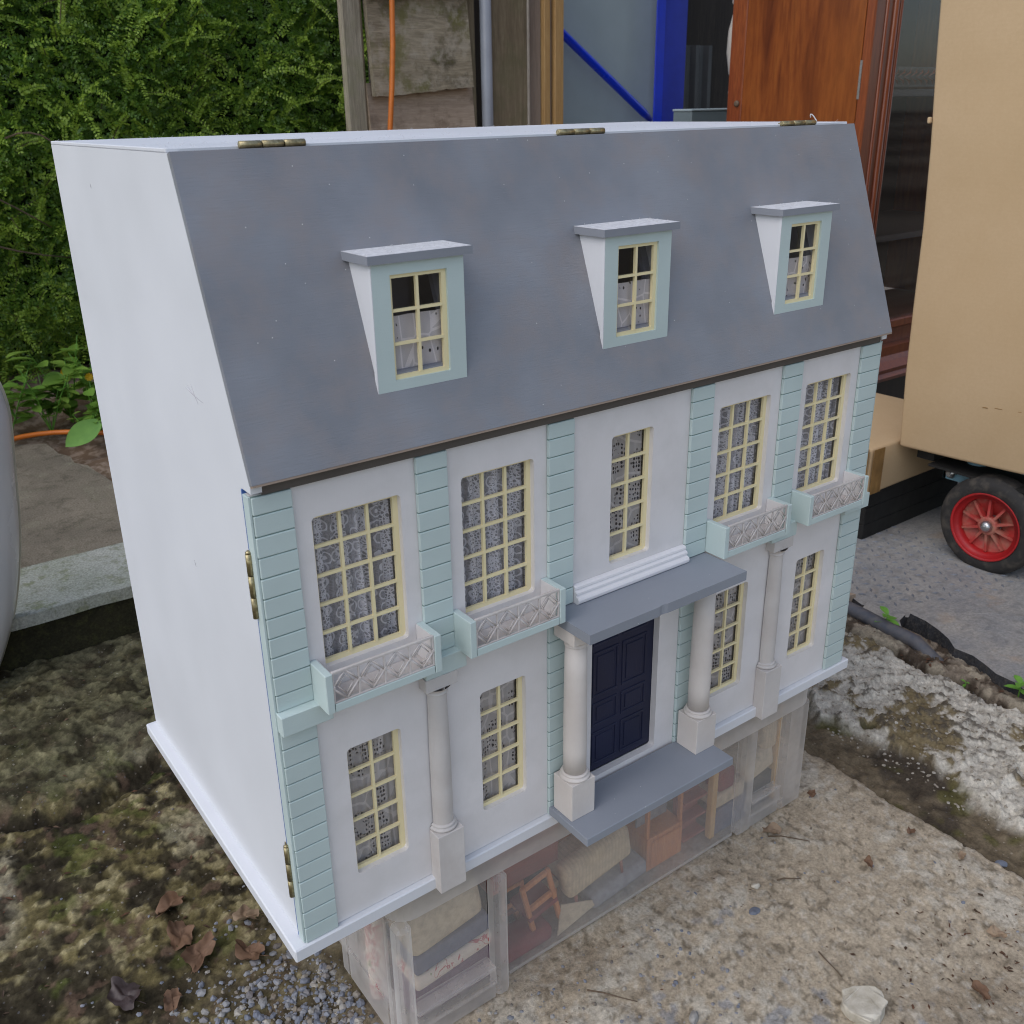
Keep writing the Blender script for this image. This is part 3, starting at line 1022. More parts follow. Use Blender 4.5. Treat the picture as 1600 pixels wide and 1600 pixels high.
for k, (a, b_, cols) in enumerate(UP):
    wn = window(house, False, a, b_, UZ[0], UZ[1], cols, 5, 0.0098)
    wd = b_ - a
    if cols == 3:
        q = (.56, .60, .0, .58, .62)[k]
        curtain('curtain', wn, M['lace'], a - .004, a + wd * q, UZ[0] - .01, UZ[1] + .01, 0.0185, 0, .006, 4, .0022, k)
        curtain('curtain', wn, M['lace'], a + wd * (q - .06), b_ + .004, UZ[0] - .01, UZ[1] + .01, 0.0215, 0, (-.035, -.012, 0, -.01, -.03)[k] * 0 , 4, .0022, k + 9)
    else:
        curtain('curtain', wn, M['eyelet'], a - .004, a + wd * .97, UZ[0] - .01, UZ[1] + .01, 0.0185, -.004, 0, 3, .0014, k)
for k, (a, b_) in enumerate(LO):
    wn = window(house, False, a, b_, LZ[0], LZ[1], 2, 5, 0.0098)
    wd = b_ - a
    curtain('curtain', wn, M['eyelet'], a - .004, a + wd * (1.0, .97, 1.02, 1.0)[k], LZ[0] - .01, LZ[1] + .01, 0.0185, 0, 0, 3, .0012, k + 30)

# door
bm = bmesh.new()
dx0, dx1, dz0, dz1 = DOOR[0] - .002, DOOR[1] + .002, DOOR[2] + .0012, DOOR[3] + .002
add_box(bm, dx0, dx1, 0.0128, 0.0168, dz0, dz1)
door = obj('front_door', bm, M['navy'], house)
rows_ = [(0.0245, 0.0680, 2), (0.0760, 0.1060, 2), (0.1140, 0.1700, 2), (0.1780, 0.2060, 2)]
for z0, z1, n_ in rows_:
    for i in range(2):
        xa = 0.3565 + i * 0.0425
        xb = xa + 0.0370
        bm = bmesh.new()
        for (p0, p1, q0, q1) in ((xa, xb, z0, z0 + .0028), (xa, xb, z1 - .0028, z1), (xa, xa + .0028, z0 + .0028, z1 - .0028), (xb - .0028, xb, z0 + .0028, z1 - .0028)):
            add_box(bm, p0, p1, .0118, .0130, q0, q1, bev=.0005)
        add_box(bm, xa + .0060, xb - .0060, .0121, .0130, z0 + .0060, z1 - .0060, bev=.0006)
        obj('door_panel', bm, M['navy'], door)
box('threshold', M['pine'], house, DOOR[0], DOOR[1], 0.0062, 0.0125, 0.0110, 0.0163)

# pilasters with separate courses
PX = [(0.0010, 0.0337), (0.1450, 0.1762), (0.2868, 0.3180), (0.4756, 0.5080), (0.6190, 0.6520), (0.7606, 0.7968)]
PR = [[(0, .233), (.252, FH)], [(.252, FH)], [(0.0, .2385), (.249, FH)], [(0.0, .2385), (.249, FH)], [(.252, FH)], [(0, .233), (.252, FH)]]
for (a, b_), rs in zip(PX, PR):
    bm = bmesh.new()
    for z0, z1 in rs:
        add_box(bm, a + .0004, b_ - .0004, 0.0013, YF - .0001, z0 + .0004, z1 - .0008)
    pil = obj('pilaster', bm, M['mintgap'], house)
    src = {}
    for z0, z1 in rs:
        k0 = int(math.floor(z0 / SP + 1e-4))
        k = k0
        while k * SP < z1 - .002:
            lo_, hi_ = max(k * SP, z0), min((k + 1) * SP, z1)
            hi_ -= .0010
            if hi_ - lo_ > .002:
                key = round(hi_ - lo_, 4)
                j = random.uniform(-.0002, .0002)
                if key not in src:
                    src[key] = obj('block', box_bm(0, b_ - a, 0, YF - .0002, 0, hi_ - lo_, bev=.0006), M['mint'], pil)
                    o = src[key]
                else:
                    o = share(src[key], 'block', pil, (0, 0, 0))
                o.location = (a + j, j * .8, lo_)
            k += 1

# string course pieces
for a, b_ in ((-0.0002, 0.046), (0.1380, 0.1822), (0.6120, 0.6565), (0.750, 0.7985)):
    box('string_course', M['mint'], house, a, b_, -0.0092, YF - .0003, 0.2330, 0.2518, .0006)

# balconies
for (a, b_) in ((0.0337, 0.1450), (0.1758, 0.2860), (0.5085, 0.6190), (0.6525, 0.7640)):
    z0, zt, yo = 0.2505, 0.2875, -0.0268
    bal = obj('balcony', box_bm(a + .0066, b_ - .0066, yo + .0062, YF - .0004, z0 + .0005, z0 + .0050, bev=.0004), M['resin'], house)
    for xa in (a, b_ - .0066):
        obj('end_panel', box_bm(xa, xa + .0066, yo, YF - .0003, z0, zt, bev=.0005), M['mint'], bal)
    for xa in (a + .0067, b_ - .0071):
        obj('lining', box_bm(xa, xa + .0004, yo + .0063, YF - .0004, z0 + .0052, zt - .0008), M['front'], bal)
    obj('bottom_rail', box_bm(a + .0072, b_ - .0072, yo + .0003, yo + .0061, z0, z0 + .0076, bev=.0004), M['mint'], bal)
    bm = bmesh.new()
    xl, xr, zl, zh = a + .0067, b_ - .0067, z0 + .0077, zt + .0008
    yb = yo + .0012
    add_box(bm, xl, xr, yb - .0002, yb + .0024, zh - .0024, zh, bev=.0003)
    add_box(bm, xl, xr, yb - .0002, yb + .0020, zl, zl + .0016, bev=.0003)
    n_ = 4
    s = (xr - xl) / n_
    zm = (zl + zh) / 2
    for i in range(n_ + 1):
        cx = xl + i * s
        x0_ = min(max(cx, xl + .0009), xr - .0009)
        add_box(bm, x0_ - .0009, x0_ + .0009, yb, yb + .0018, zl + .0012, zh - .0020, bev=.0003)
        add_box(bm, x0_ - .0014, x0_ + .0014, yb - .0005, yb + .0018, zm - .0016, zm + .0016, bev=.0005)
    for i in range(n_):
        for sx in (0, 1):
            for sz in (0, 1):
                p0 = Vector((xl + (i + sx) * s, yb + .0009, zm))
                p1 = Vector((xl + (i + .5) * s, yb + .0009, zh - .0018 if sz else zl + .0012))
                add_tube(bm, [p0, p1], .0011, 5)
                off = Vector((.0034 * (1 - 2 * sx) * -1, 0, 0))
                q0 = p0 + Vector(((1 - 2 * sx) * .0050, .0002, 0))
                q1 = p1 + Vector((0, .0002, -.0046 if sz else .0046))
                add_tube(bm, [q0, q1], .0006, 4)
    obj('lattice', bm, M['resin'], bal)


def lat_rings(bm, cx, cy, base, r0, half=False):
    pr = [(r0 * 1.12, base), (r0 * 1.30, base + .0006), (r0 * 1.36, base + .0018), (r0 * 1.30, base + .0032), (r0 * 1.14, base + .0040),
          (r0 * 1.12, base + .0046), (r0 * 1.20, base + .0054), (r0 * 1.17, base + .0066), (r0 * 1.02, base + .0074)]
    add_lathe(bm, pr, cx, cy, 28)


# porch: step, canopy and two free columns
box('porch_step', M['greyflat'], house, 0.2868, 0.5085, -0.0625, 0.0010, 0.0011, 0.0112, .0006)
bm = bmesh.new()
cp = []
for i in range(61):
    x = 0.2893 + (0.5092 - 0.2893) * i / 60
    dchip = .0016 * math.exp(-((x - 0.386) / .0035) ** 2)
    cp.append((x, -0.0588 + dchip))
cp += [(0.5092, 0.0038), (0.2893, 0.0038)]
add_poly_prism(bm, cp, lambda u, v, t: (u, v, t), 0.2385, 0.2492)
obj('porch_canopy', bm, M['greyflat'], house)
for cx in (0.3066, 0.4928):
    cy = -0.0180
    bm = bmesh.new()
    add_lathe(bm, [(.0122, .0640), (.0124, .09), (.0123, .13), (.0118, .18), (.0112, .2155)], cx, cy, 32)
    col = obj('column', bm, M['stone'], house)
    obj('plinth', box_bm(cx - .0157, cx + .0157, cy - .0150, cy + .0155, .0113, .0562, bev=.0005), M['stone'], col)
    bm = bmesh.new()
    lat_rings(bm, cx, cy, .0562, .0122)
    obj('base_ring', bm, M['stone'], col)
    bm = bmesh.new()
    add_lathe(bm, [(.0112, .2150), (.0122, .2158), (.0122, .2168), (.0114, .2176), (.0118, .2192), (.0140, .2215), (.0152, .2232)], cx, cy, 28)
    add_box(bm, cx - .0157, cx + .0157, cy - .0157, cy + .0157, .2233, .2384, bev=.0004)
    obj('capital', bm, M['stone'], col)
# engaged columns between the ground-floor windows
for cx in (0.1545, 0.6352):
    bm = bmesh.new()
    add_lathe(bm, [(.0108, .0630), (.0110, .09), (.0108, .15), (.0098, .2110)], cx, YF - .0012, 32, a0=math.pi, a1=2 * math.pi)
    col = obj('half_column', bm, M['half'], house)
    obj('plinth', box_bm(cx - .0150, cx + .0150, -.0125, YF - .0003, -.0135, .0560, bev=.0005), M['half'], col)
    bm = bmesh.new()
    pr = [(.0120, .0562), (.0140, .0566), (.0148, .0580), (.0142, .0596), (.0124, .0604), (.0131, .0612), (.0128, .0624), (.0110, .0632)]
    add_lathe(bm, pr, cx, YF - .0010, 28, a0=math.pi, a1=2 * math.pi)
    obj('base_ring', bm, M['half'], col)
    bm = bmesh.new()
    add_lathe(bm, [(.0098, .2105), (.0112, .2112), (.0112, .2122), (.0104, .2130), (.0112, .2150), (.0140, .2185), (.0150, .2192)], cx, YF - .0010, 28, a0=math.pi, a1=2 * math.pi)
    add_box(bm, cx - .0172, cx + .0172, -.0090, YF - .0003, .2193, .2328, bev=.0004)
    obj('capital', bm, M['half'], col)

# moulding under the middle window
prof = [(.0036, .2494), (-.0058, .2494), (-.0074, .2512), (-.0078, .2540), (-.0066, .2562), (-.0040, .2572), (-.0034, .2580), (-.0046, .2592),
        (-.0044, .2612), (-.0022, .2624), (-.0014, .2632), (-.0022, .2644), (-.0018, .2664), (.0004, .2676), (.0036, .2680)]
bm = bmesh.new()
add_poly_prism(bm, prof, lambda u, v, t: (t, u, v), 0.3185, 0.4752)
obj('moulding', bm, M['moulding'], house)

# roof panel (hinged) in its own slanted plane
d_ = Vector((0, ip1[0] - ip0[0], ip1[1] - ip0[1]))
RL = d_.length
d_.normalize()
nrm = Vector((0, -d_.z, d_.y))
org = Vector((0, ip0[0], ip0[1]))
rp = lambda u, v, t: tuple(org + Vector((u, 0, 0)) + d_ * v + nrm * t)
DX = [(0.1192, 0.2036), (0.3576, 0.4404), (0.6010, 0.6830)]
DZ0, DZ1, DYF = 0.5012, 0.6032, 0.0069
v_of_z = lambda z: (z - ip0[1]) / d_.z
holes = [rrect(a + .012, b_ - .012, v_of_z(.515), v_of_z(.595), 0) for a, b_ in DX]
obj('roof_panel', plate_bm(rrect(-0.0004, W + .0004, 0.0006, RL - .001, 0), holes, rp, 0.0002, 0.0062), M['grey'], house)
o = obj('panel_edge', plate_bm(rrect(0.0, W, -0.0012, 0.0005, 0), [], rp, 0.0006, 0.0060), M['rawwood'], house)

yroof = lambda z: rp(0, v_of_z(z), .0062)[1] - 0.0
for k, (a, b_) in enumerate(DX):
    dm = bpy.data.objects.new('dormer', None)
    C.objects.link(dm)
    dm.parent = house
    # cheeks: triangles between the roof slope and the front
    for xa in (a, b_ - .0040):
        bm = bmesh.new()
        zz0, zz1 = DZ0 + .0002, DZ1
        pts = [(DYF + .0041, zz0 + .011), (yroof(zz1) + .0008, zz1), (DYF + .0041, zz1)]
        add_poly_prism(bm, pts, lambda u, v, t: (t, u, v), xa, xa + .0040)
        obj('cheek', bm, M['white'], dm)
    xa0, xa1, za0, za1 = a + .0156, b_ - .0160, .5098, .5937
    fp = obj('front_panel', plate_bm(rrect(a - .0002, b_ + .0002, DZ0, DZ1, 0), [rrect(xa0, xa1, za0, za1, .0006, 2)], lambda u, v, t: (u, t, v), DYF, DYF + .0040), M['mint'], dm)
    # white left end grain of the front panel
    obj('panel_end', box_bm(a - .0010, a - .0003, DYF + .0001, DYF + .0042, DZ0 + .0002, DZ1 - .0002), M['white'], dm)
    bm = bmesh.new()
    pts = [(DYF - .0042, DZ1 + .0001), (yroof(DZ1) + .0004, DZ1 + .0001), (yroof(DZ1 + .0065) + .0004, DZ1 + .0066), (DYF - .0042, DZ1 + .0066)]
    add_poly_prism(bm, pts, lambda u, v, t: (t, u, v), a - .0052, b_ + .0068)
    obj('dormer_roof', bm, M['dorroof'], dm)
    obj('dust_sheen_layer', box_bm(a - .0046, b_ + .0062, DYF - .0036, yroof(DZ1 + .0065) + .0002, DZ1 + .0067, DZ1 + .0069), M['dust'], dm)  # pale sheet carrying both dust and a painted sky sheen
    window(dm, True, xa0, xa1, za0, za1, 2, 3, DYF + .0022, .0024, .0044)
    curtain('curtain', dm, M['cafe'], xa0 - .002, xa1 + .002, za0 - .003, za0 + (za1 - za0) * (.60, .58, .56)[k], DYF + .0080, 0, 0, 1.5, .0008, 50 + k)
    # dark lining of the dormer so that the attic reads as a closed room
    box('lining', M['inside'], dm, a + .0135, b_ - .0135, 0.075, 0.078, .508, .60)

# hinges
for x0, x1 in ((.0545, .1090), (.3620, .4190), (.6790, .7370)):
    bm = bmesh.new()
    L3 = (x1 - x0) / 3
    for i in range(3):
        add_lathe(bm, [(.0020, .0003), (.0029, .0006), (.0029, L3 - .0006), (.0020, L3 - .0003)], x0 + i * L3, .0815, 12, 'x', cz=T + .0036)
    hg = obj('hinge', bm, M['brass'], house)
    obj('hinge_leaf', box_bm(x0 + .009, x1 - .001, .0835, .0935, T + .0033, T + .0043), M['brass'], hg)
for z0, z1 in ((.3370, .3945), (.0495, .1066)):
    bm = bmesh.new()
    L3 = (z1 - z0) / 3
    for i in range(3):
        add_lathe(bm, [(.0018, .0003), (.0026, .0006), (.0026, L3 - .0006), (.0018, L3 - .0003)], -.0026, .0118, 12, 'z', cz=z0 + i * L3)
    add_lathe(bm, [(.0020, 0), (.0024, .001), (.0012, .0022)], -.0026, .0118, 12, 'z', cz=z1)
    hg = obj('hinge', bm, M['brass'], house)
    obj('hinge_leaf', box_bm(-.0012, -.0005, .0150, .0185, z0, z1), M['brass'], hg)

# lint on the roof top and dormer roofs
bm = bmesh.new()
for i in range(330):
    if i < 240:
        x, y, z = random.uniform(0, W), random.uniform(.083, .2) if i % 3 else random.uniform(.38, .436), T + .0033
    else:
        a, b_ = DX[i % 3]
        x, y, z = random.uniform(a - .005, b_ + .006), random.uniform(DYF - .004, .045), DZ1 + .0070
    if y < .0995 and z > .68 and any(x0 - .01 < x < x1 + .01 for x0, x1 in ((.0545, .109), (.362, .419), (.679, .737))):
        continue
    l_ = random.uniform(.0008, .0022)
    an = random.uniform(0, 6.28)
    p0 = Vector((x, y, z))
    p1 = p0 + Vector((math.cos(an) * l_, math.sin(an) * l_, random.uniform(.0002, .0012)))
    p2 = p1 + Vector((math.cos(an + 1) * l_, math.sin(an + 1) * l_, random.uniform(-.0004, .0012)))
    add_tube(bm, [p0, p1, p2], .00012, 3, False)
o = obj('lint', bm, M['lint'], house)
o['kind'] = 'stuff'
# curl of packing shaving near the right-hand top hinge
bm = bmesh.new()
add_tube(bm, [(.742 + .004 * math.cos(t * .6), .086 + .002 * t * .3, T + .0045 + .004 * (1 + math.sin(t * .6 - 1.2))) for t in range(8)], .0007, 5)
obj('paper_curl', bm, M['lint'], house)

# ================================================================== storage box under the house
sb = thing('storage_box', 'long frosted clear plastic storage box full of toy furniture under the white house', 'storage box')
zt = -0.0150
BXL, BXR = 0.0915, 0.7505
zb = -0.2135


def tub(bm, x0, x1, y0, y1, z0, z1, t):
    """thin open wall ring"""
    add_box(bm, x0, x1, y0, y0 + t, z0, z1)
    add_box(bm, x0, x1, y1 - t, y1, z0, z1)
    add_box(bm, x0, x0 + t, y0 + t, y1 - t, z0, z1)
    add_box(bm, x1 - t, x1, y0 + t, y1 - t, z0, z1)


# lid with rounded corners
bm = bmesh.new()
lidp = rrect(BXL + .001, BXR, 0.0025, 0.405, .026, 6)
add_poly_prism(bm, lidp, lambda u, v, t: (u, v, t), -0.0435, zt)
obj('lid', bm, M['frostlid'], sb)
# recessed walls of the body
body = bmesh.new()
add_box(body, .2290, .6168, .0160, .0172, zb, -.0437)
add_box(body, BXL + .018, .2100, .0125, .0137, -.1660, -.0437)
add_box(body, .6455, .7045, .0185, .0197, -.1680, -.0437)
add_box(body, BXL + .013, BXL + .0142, .142, .395, zb, -.0437)
add_box(body, BXR - .0142, BXR - .013, .142, .395, zb, -.0437)
add_box(body, BXL + .013, BXR - .013, .395, .3962, zb, -.0437)
add_box(body, BXL + .0015, BXL + .0027, .03, .122, -.1660, -.0437)
add_box(body, BXR - .0027, BXR - .0015, .03, .122, -.1660, -.0437)
add_box(body, BXL + .015, BXR - .015, .02, .395, zb, zb + .0015)
obj('box_body', body, M['frost'], sb)


def rib_frame(x0, x1, w0, w1, yf, depth, zi):
    bm = bmesh.new()
    add_box(bm, x0, x0 + w0, yf, yf + depth, zb, -.0437, bev=.0045)
    add_box(bm, x1 - w1, x1, yf, yf + depth, zb, -.0437, bev=.0045)
    add_box(bm, x0 + w0, x1 - w1, yf + .0010, yf + depth, zi - .006, zi, bev=.0015)
    # sloping ledge below the window down to the foot
    add_poly_prism(bm, [(yf + .0012, zi - .0250), (yf + depth, zi - .0250), (yf + depth, zi - .0065), (yf + .0030, zi - .0065)], lambda u, v, t: (t, u, v), x0 + w0, x1 - w1)
    add_box(bm, x0 + w0, x1 - w1, yf + .0045, yf + .0060, zb, zi - .0255)
    return bm


obj('end_frame', rib_frame(BXL, .2285, .018, .018, -.0040, .0200, -.1660), M['frostrim'], sb)
obj('end_frame', rib_frame(.6172, BXR, .0285, .0460, .0070, .0150, -.1680), M['frostrim'], sb)
for xa in (BXL, BXR - .0135):
    for q in ((.0165, .0285, -.0437), (.1225, .1400, -.0437), (.0290, .1220, -.1665)):
        obj('corner_rib', box_bm(xa, xa + .0135, q[0], q[1], zb, q[2], bev=.002), M['frostrim'], sb)

obj('bottom_rim', box_bm(.2292, .6165, .0150, .0158, zb, zb + .0045), M['frostrim'], sb)

# what is packed in it
FLOOR = zb + .0017


def soft_box(name, mat, parent, x0, x1, y0, y1, z0, z1, rot=None, bev=.006, piv=None):
    bm = bmesh.new()
    add_box(bm, x0, x1, y0, y1, z0, z1)
    bmesh.ops.bevel(bm, geom=bm.edges[:], offset=bev, segments=3, affect='EDGES', profile=0.6)
    if rot:
        c_ = Vector(((x0 + x1) / 2, (y0 + y1) / 2, (z0 + z1) / 2))
        R_ = Matrix.Translation(c_) @ Matrix.Rotation(rot[1], 4, rot[0]) @ Matrix.Translation(-c_)
        bmesh.ops.transform(bm, matrix=R_, verts=bm.verts[:])
    for fc in bm.faces:
        fc.smooth = True
    return obj(name, bm, mat, parent)


bed = thing('toy_bed', 'mauve toy bed with a floral quilt behind the left end of the clear box', 'toy bed')
soft_box('mattress', M['f_purple'], bed, .120, .222, .024, .118, FLOOR, -.1660, bev=.005)
soft_box('quilt', M['f_floral'], bed, .122, .224, .021, .120, -.1655, -.1480, ('Y', -.10), .007)
bol = thing('toy_blanket', 'slate blue folded toy blanket lying between floral quilt and cream pillow', 'toy blanket')
soft_box('blanket', M['f_blue'], bol, .124, .222, .024, .118, -.1462, -.1225, ('Y', -.10), .005)
pil_ = thing('toy_pillow', 'plain cream toy pillow tilted on top of the blanket in the left end', 'toy pillow')
soft_box('pillow', M['f_cream'], pil_, .118, .212, .022, .112, -.1190, -.0620, ('Y', -.16), .012)
rol = thing('toy_quilt_roll', 'rolled floral toy quilt upright behind the left side wall of the box', 'toy quilt')
bm = bmesh.new()
add_lathe(bm, [(.004, 0), (.011, .003), (.012, .06), (.011, .120), (.004, .124)], .1075, .080, 16, 'z', cz=FLOOR)
obj('roll', bm, M['f_floral'], rol)


def toy_chair(label, x, y, z, s, rot, ax='Y'):
    t = thing('toy_chair', label, 'toy chair', 'orange toy chairs in the clear box')
    R_ = Matrix.Translation((x, y, z)) @ Matrix.Rotation(rot, 4, ax) @ Matrix.Scale(s, 4)

    def part(nm, mat, boxes):
        bm = bmesh.new()
        for q in boxes:
            add_box(bm, *q, bev=.0008)
        bmesh.ops.transform(bm, matrix=R_, verts=bm.verts[:])
        return obj(nm, bm, mat, t)
    part('backrest', M['orangewood'], [(-.022, -.016, 0, .005, .038, .088), (.016, .022, 0, .005, .038, .088), (-.0158, .0158, 0, .005, .081, .088), (-.0158, .0158, 0, .005, .045, .052)])
    part('seat', M['f_red'], [(-.022, .022, .0, .040, .031, .0378)])
    for q in ((-.022, -.016, 0, .006, 0, .0308), (.016, .022, 0, .006, 0, .0308), (-.022, -.016, .034, .040, 0, .0308), (.016, .022, .034, .040, 0, .0308)):
        part('leg', M['orangewood'], [q])
    return t


toy_chair('orange toy chair with a rounded open back, highest in the middle of the box', .3100, .030, -.2010, 1.0, -.22)
toy_chair('orange toy chair lying low at the left of the middle of the box', .2830, .064, FLOOR + .001, .74, 0.0)
sideb = thing('toy_chest', 'dark red toy chest at the top left behind the middle wall', 'toy chest')
obj('carcass', box_bm(.2450, .345, .056, .11, -.135, -.060, bev=.001), M['redwood'], sideb)
obj('drawer', box_bm(.252, .338, .0545, .0559, -.128, -.100, bev=.0006), M['redwood'], sideb)
obj('stand', box_bm(.250, .340, .075, .105, FLOOR, -.1352), M['blackwood'], sideb)
so = thing('toy_sofa', 'cream striped toy sofa tipped on its side in the middle of the box', 'toy sofa')
soft_box('back', M['f_stripe'], so, .335, .440, .026, .050, -.168, -.118, ('Y', -.17), .010)
soft_box('seat', M['f_stripe'], so, .345, .435, .051, .085, -.165, -.135, ('Y', -.17), .008)
for xx in (.352, .425):
    bm = bmesh.new()
    add_tube(bm, [(xx, .034, -.165 + (xx - .352) * .2), (xx + .004, .032, -.198 + (xx - .352) * .2)], [.003, .0018], 8)
    obj('leg', bm, M['redwood'], so)
cl = thing('toy_cushion', 'grey toy cushion wedged below the striped sofa', 'toy cushion')
soft_box('cushion', M['f_grey'], cl, .375, .468, .024, .070, -.206, -.184, ('Y', -.12), .008)
tr_ = thing('toy_napkin', 'cream triangular cloth lying on the floor of the box', 'toy cloth')
bm = bmesh.new()
add_poly_prism(bm, [(.318, FLOOR), (.392, FLOOR + .012), (.330, FLOOR + .034)], lambda u, v, t: (u, t + (v + .2) * .25, v), .026, .0275)
obj('cloth', bm, M['f_cream'], tr_)
cb = thing('toy_cabinet', 'orange toy cabinet with a solid lower door and an open upper frame', 'toy cabinet')
obj('carcass', box_bm(.4745, .538, .034, .085, FLOOR, -.1605, bev=.001), M['orangewood'], cb)
obj('door', box_bm(.480, .5335, .0322, .0339, FLOOR + .006, -.166, bev=.0008), M['orangewood'], cb)
for q in ((.4745, .479, -.1603, -.070), (.5335, .538, -.1603, -.070)):
    obj('post', box_bm(q[0], q[1], .036, .041, q[2], q[3]), M['orangewood'], cb)
obj('top_rail', box_bm(.4745, .538, .0355, .0415, -.0698, -.065), M['orangewood'], cb)
obj('glazed_back', box_bm(.479, .5333, .060, .062, -.1603, -.070), M['f_grey'], cb)
bc = thing('toy_dresser', 'dark red slatted toy dresser between the orange cabinet and the yellow post', 'toy dresser')
obj('back', box_bm(.541, .582, .05, .056, FLOOR, -.075), M['redwood'], bc)
for i in range(4):
    obj('shelf', box_bm(.541, .582, .034, .0498, FLOOR + .03 * i + .012, FLOOR + .03 * i + .0155), M['redwood'], bc)
hp_ = thing('toy_cloth_heap', 'crumpled dark red cloth on the box floor below the toy chairs', 'toy cloth')
soft_box('cloth', M['f_red'], hp_, .238, .312, .022, .060, FLOOR, -.190, None, .009)
st_ = thing('toy_stool', 'small orange toy stool between the cloth heap and the cream triangle', 'toy stool')
soft_box('seat', M['f_stripe'], st_, .316, .352, .062, .100, -.186, -.176, None, .003)
for q in ((.318, .064), (.345, .064), (.318, .094), (.345, .094)):
    obj('leg', box_bm(q[0], q[0] + .005, q[1], q[1] + .005, FLOOR, -.1862), M['orangewood'], st_)
wd_ = thing('toy_wardrobe', 'orange brown toy wardrobe standing at the back behind the two toy chairs', 'toy wardrobe')
obj('carcass', box_bm(.236, .330, .118, .17, FLOOR, -.138, bev=.001), M['orangewood'], wd_)
for q in (.240, .2855):
    obj('door', box_bm(q, q + .0405, .1162, .1179, FLOOR + .006, -.143, bev=.0008), M['redwood'], wd_)
tb = thing('toy_table', 'brown toy table lying on its side behind the striped sofa', 'toy table')
obj('table_top', box_bm(.36, .46, .110, .116, FLOOR, -.07, bev=.001), M['orangewood'], tb)
for q in ((.366, -.20), (.448, -.20), (.366, -.085), (.448, -.085)):
    obj('leg', box_bm(q[0], q[0] + .006, .0915, .1098, q[1], q[1] + .006), M['orangewood'], tb)
yp = thing('toy_bunk', 'pale yellow toy bed post with a cream bed beside the right frame', 'toy bed')
obj('bed_post', box_bm(.584, .5935, .026, .036, FLOOR, -.060, bev=.001), M['yellowwood'], yp)
soft_box('mattress', M['f_cream'], yp, .595, .655, .030, .075, -.172, -.150, None, .005)
obj('side_board', box_bm(.5937, .66, .029, .0335, FLOOR, -.1725), M['f_blue'], yp)
rc = thing('toy_bolster', 'bright red toy bolster lying on the cream bed', 'toy cushion')
soft_box('bolster', M['f_red'], rc, .602, .634, .030, .060, -.1495, -.115, None, .008)
ar = thing('toy_armchair', 'cream toy armchair behind the window of the right end frame', 'toy armchair')
soft_box('seat', M['f_cream'], ar, .655, .715, .030, .075, -.158, -.120, ('Y', -.2), .010)
soft_box('back', M['f_stripe'], ar, .690, .722, .032, .075, -.125, -.075, ('Y', -.1), .009)
obj('base', box_bm(.662, .715, .034, .072, FLOOR, -.163), M['blackwood'], ar)
sc_ = thing('toy_screen', 'pale pine toy screen standing at the right end of the box', 'toy screen')
obj('frame', box_bm(.7165, .7225, .030, .040, FLOOR, -.055), M['yellowwood'], sc_)
obj('panel', box_bm(.7170, .7220, .0402, .100, FLOOR, -.055), M['f_cream'], sc_)

# ================================================================== right: trolley, boxes, cabinet
tilt = math.radians(2.6)
bbx = thing('cardboard_box', 'very large plain cardboard box standing on the trolley at right', 'cardboard box', 'cardboard boxes at the right', (1.648, 0.468, 0.0))
bbx.rotation_euler = (-tilt, 0, 0)


def carton(parent, sx, sy, sz, y_dir=-1):
    bm = bmesh.new()
    y0, y1 = (-sy, 0) if y_dir < 0 else (0, sy)
    add_box(bm, 0, sx, y0, y1, 0, sz)
    bmesh.ops.bevel(bm, geom=bm.edges[:], offset=.007, segments=3, affect='EDGES', profile=.5)
    bmesh.ops.subdivide_edges(bm, edges=[e for e in bm.edges if e.calc_length() > .1], cuts=7, use_grid_fill=True)
    for v in bm.verts:
        v.co.x += .004 * math.sin(v.co.y * 9 + v.co.z * 5) + .002 * math.sin(v.co.z * 31)
        v.co.y += .003 * math.sin(v.co.z * 8 + v.co.x * 4)
    for fc in bm.faces:
        fc.smooth = True
    return obj('carton', bm, M['card'], parent)


carton(bbx, .62, .95, 1.25)
for (y0, y1, z) in ((0.2785, 0.2893, 0.1227), (0.2488, 0.2643, 0.1251), (0.2107, 0.2384, 0.1262)):
    obj('perforation', box_bm(-.0048, -.0030, y0 - .468, y1 - .468, z - .0007, z + .0007), M['tape'], bbx)
obj('bent_tab', box_bm(-.007, .002, -.004, .003, .668, .680, bev=.002), M['card'], bbx)

tro = thing('platform_trolley', 'flat trolley with pale blue steel frame and red rimmed wheels under the big box', 'trolley')
bm = bmesh.new()
add_box(bm, 1.700, 1.708, -.55, .385, -.062, -.030, bev=.001)
add_box(bm, 1.700, 2.20, .377, .385, -.062, -.030, bev=.001)
add_box(bm, 1.75, 1.80, .10, .30, -.052, -.004, bev=.001)
add_box(bm, 2.192, 2.200, -.55, .376, -.062, -.030, bev=.001)
obj('frame', bm, M['paleblue'], tro)
bm = bmesh.new()
add_lathe(bm, [(.020, -.06), (.022, -.055), (.022, 0.0)], 1.745, .335, 16, 'z', cz=-.004)
obj('swivel_post', bm, M['paleblue'], tro)
bm = bmesh.new()
add_lathe(bm, [(.011, 0.0), (.011, -.006), (.006, -.0062), (.006, -.013)], 1.6998, .366, 6, 'x', cz=-.046)
obj('bolt', bm, M['steel'], tro)
obj('deck', box_bm(1.66, 2.22, -.60, .40, -.0295, -.0245), M['blackwood'], tro)
for yy in (.42, -.1, -.55):
    obj('bearer', box_bm(1.68, 2.2, yy - .02, yy + .02, -.0244, -.0010), M['blackwood'], tro)


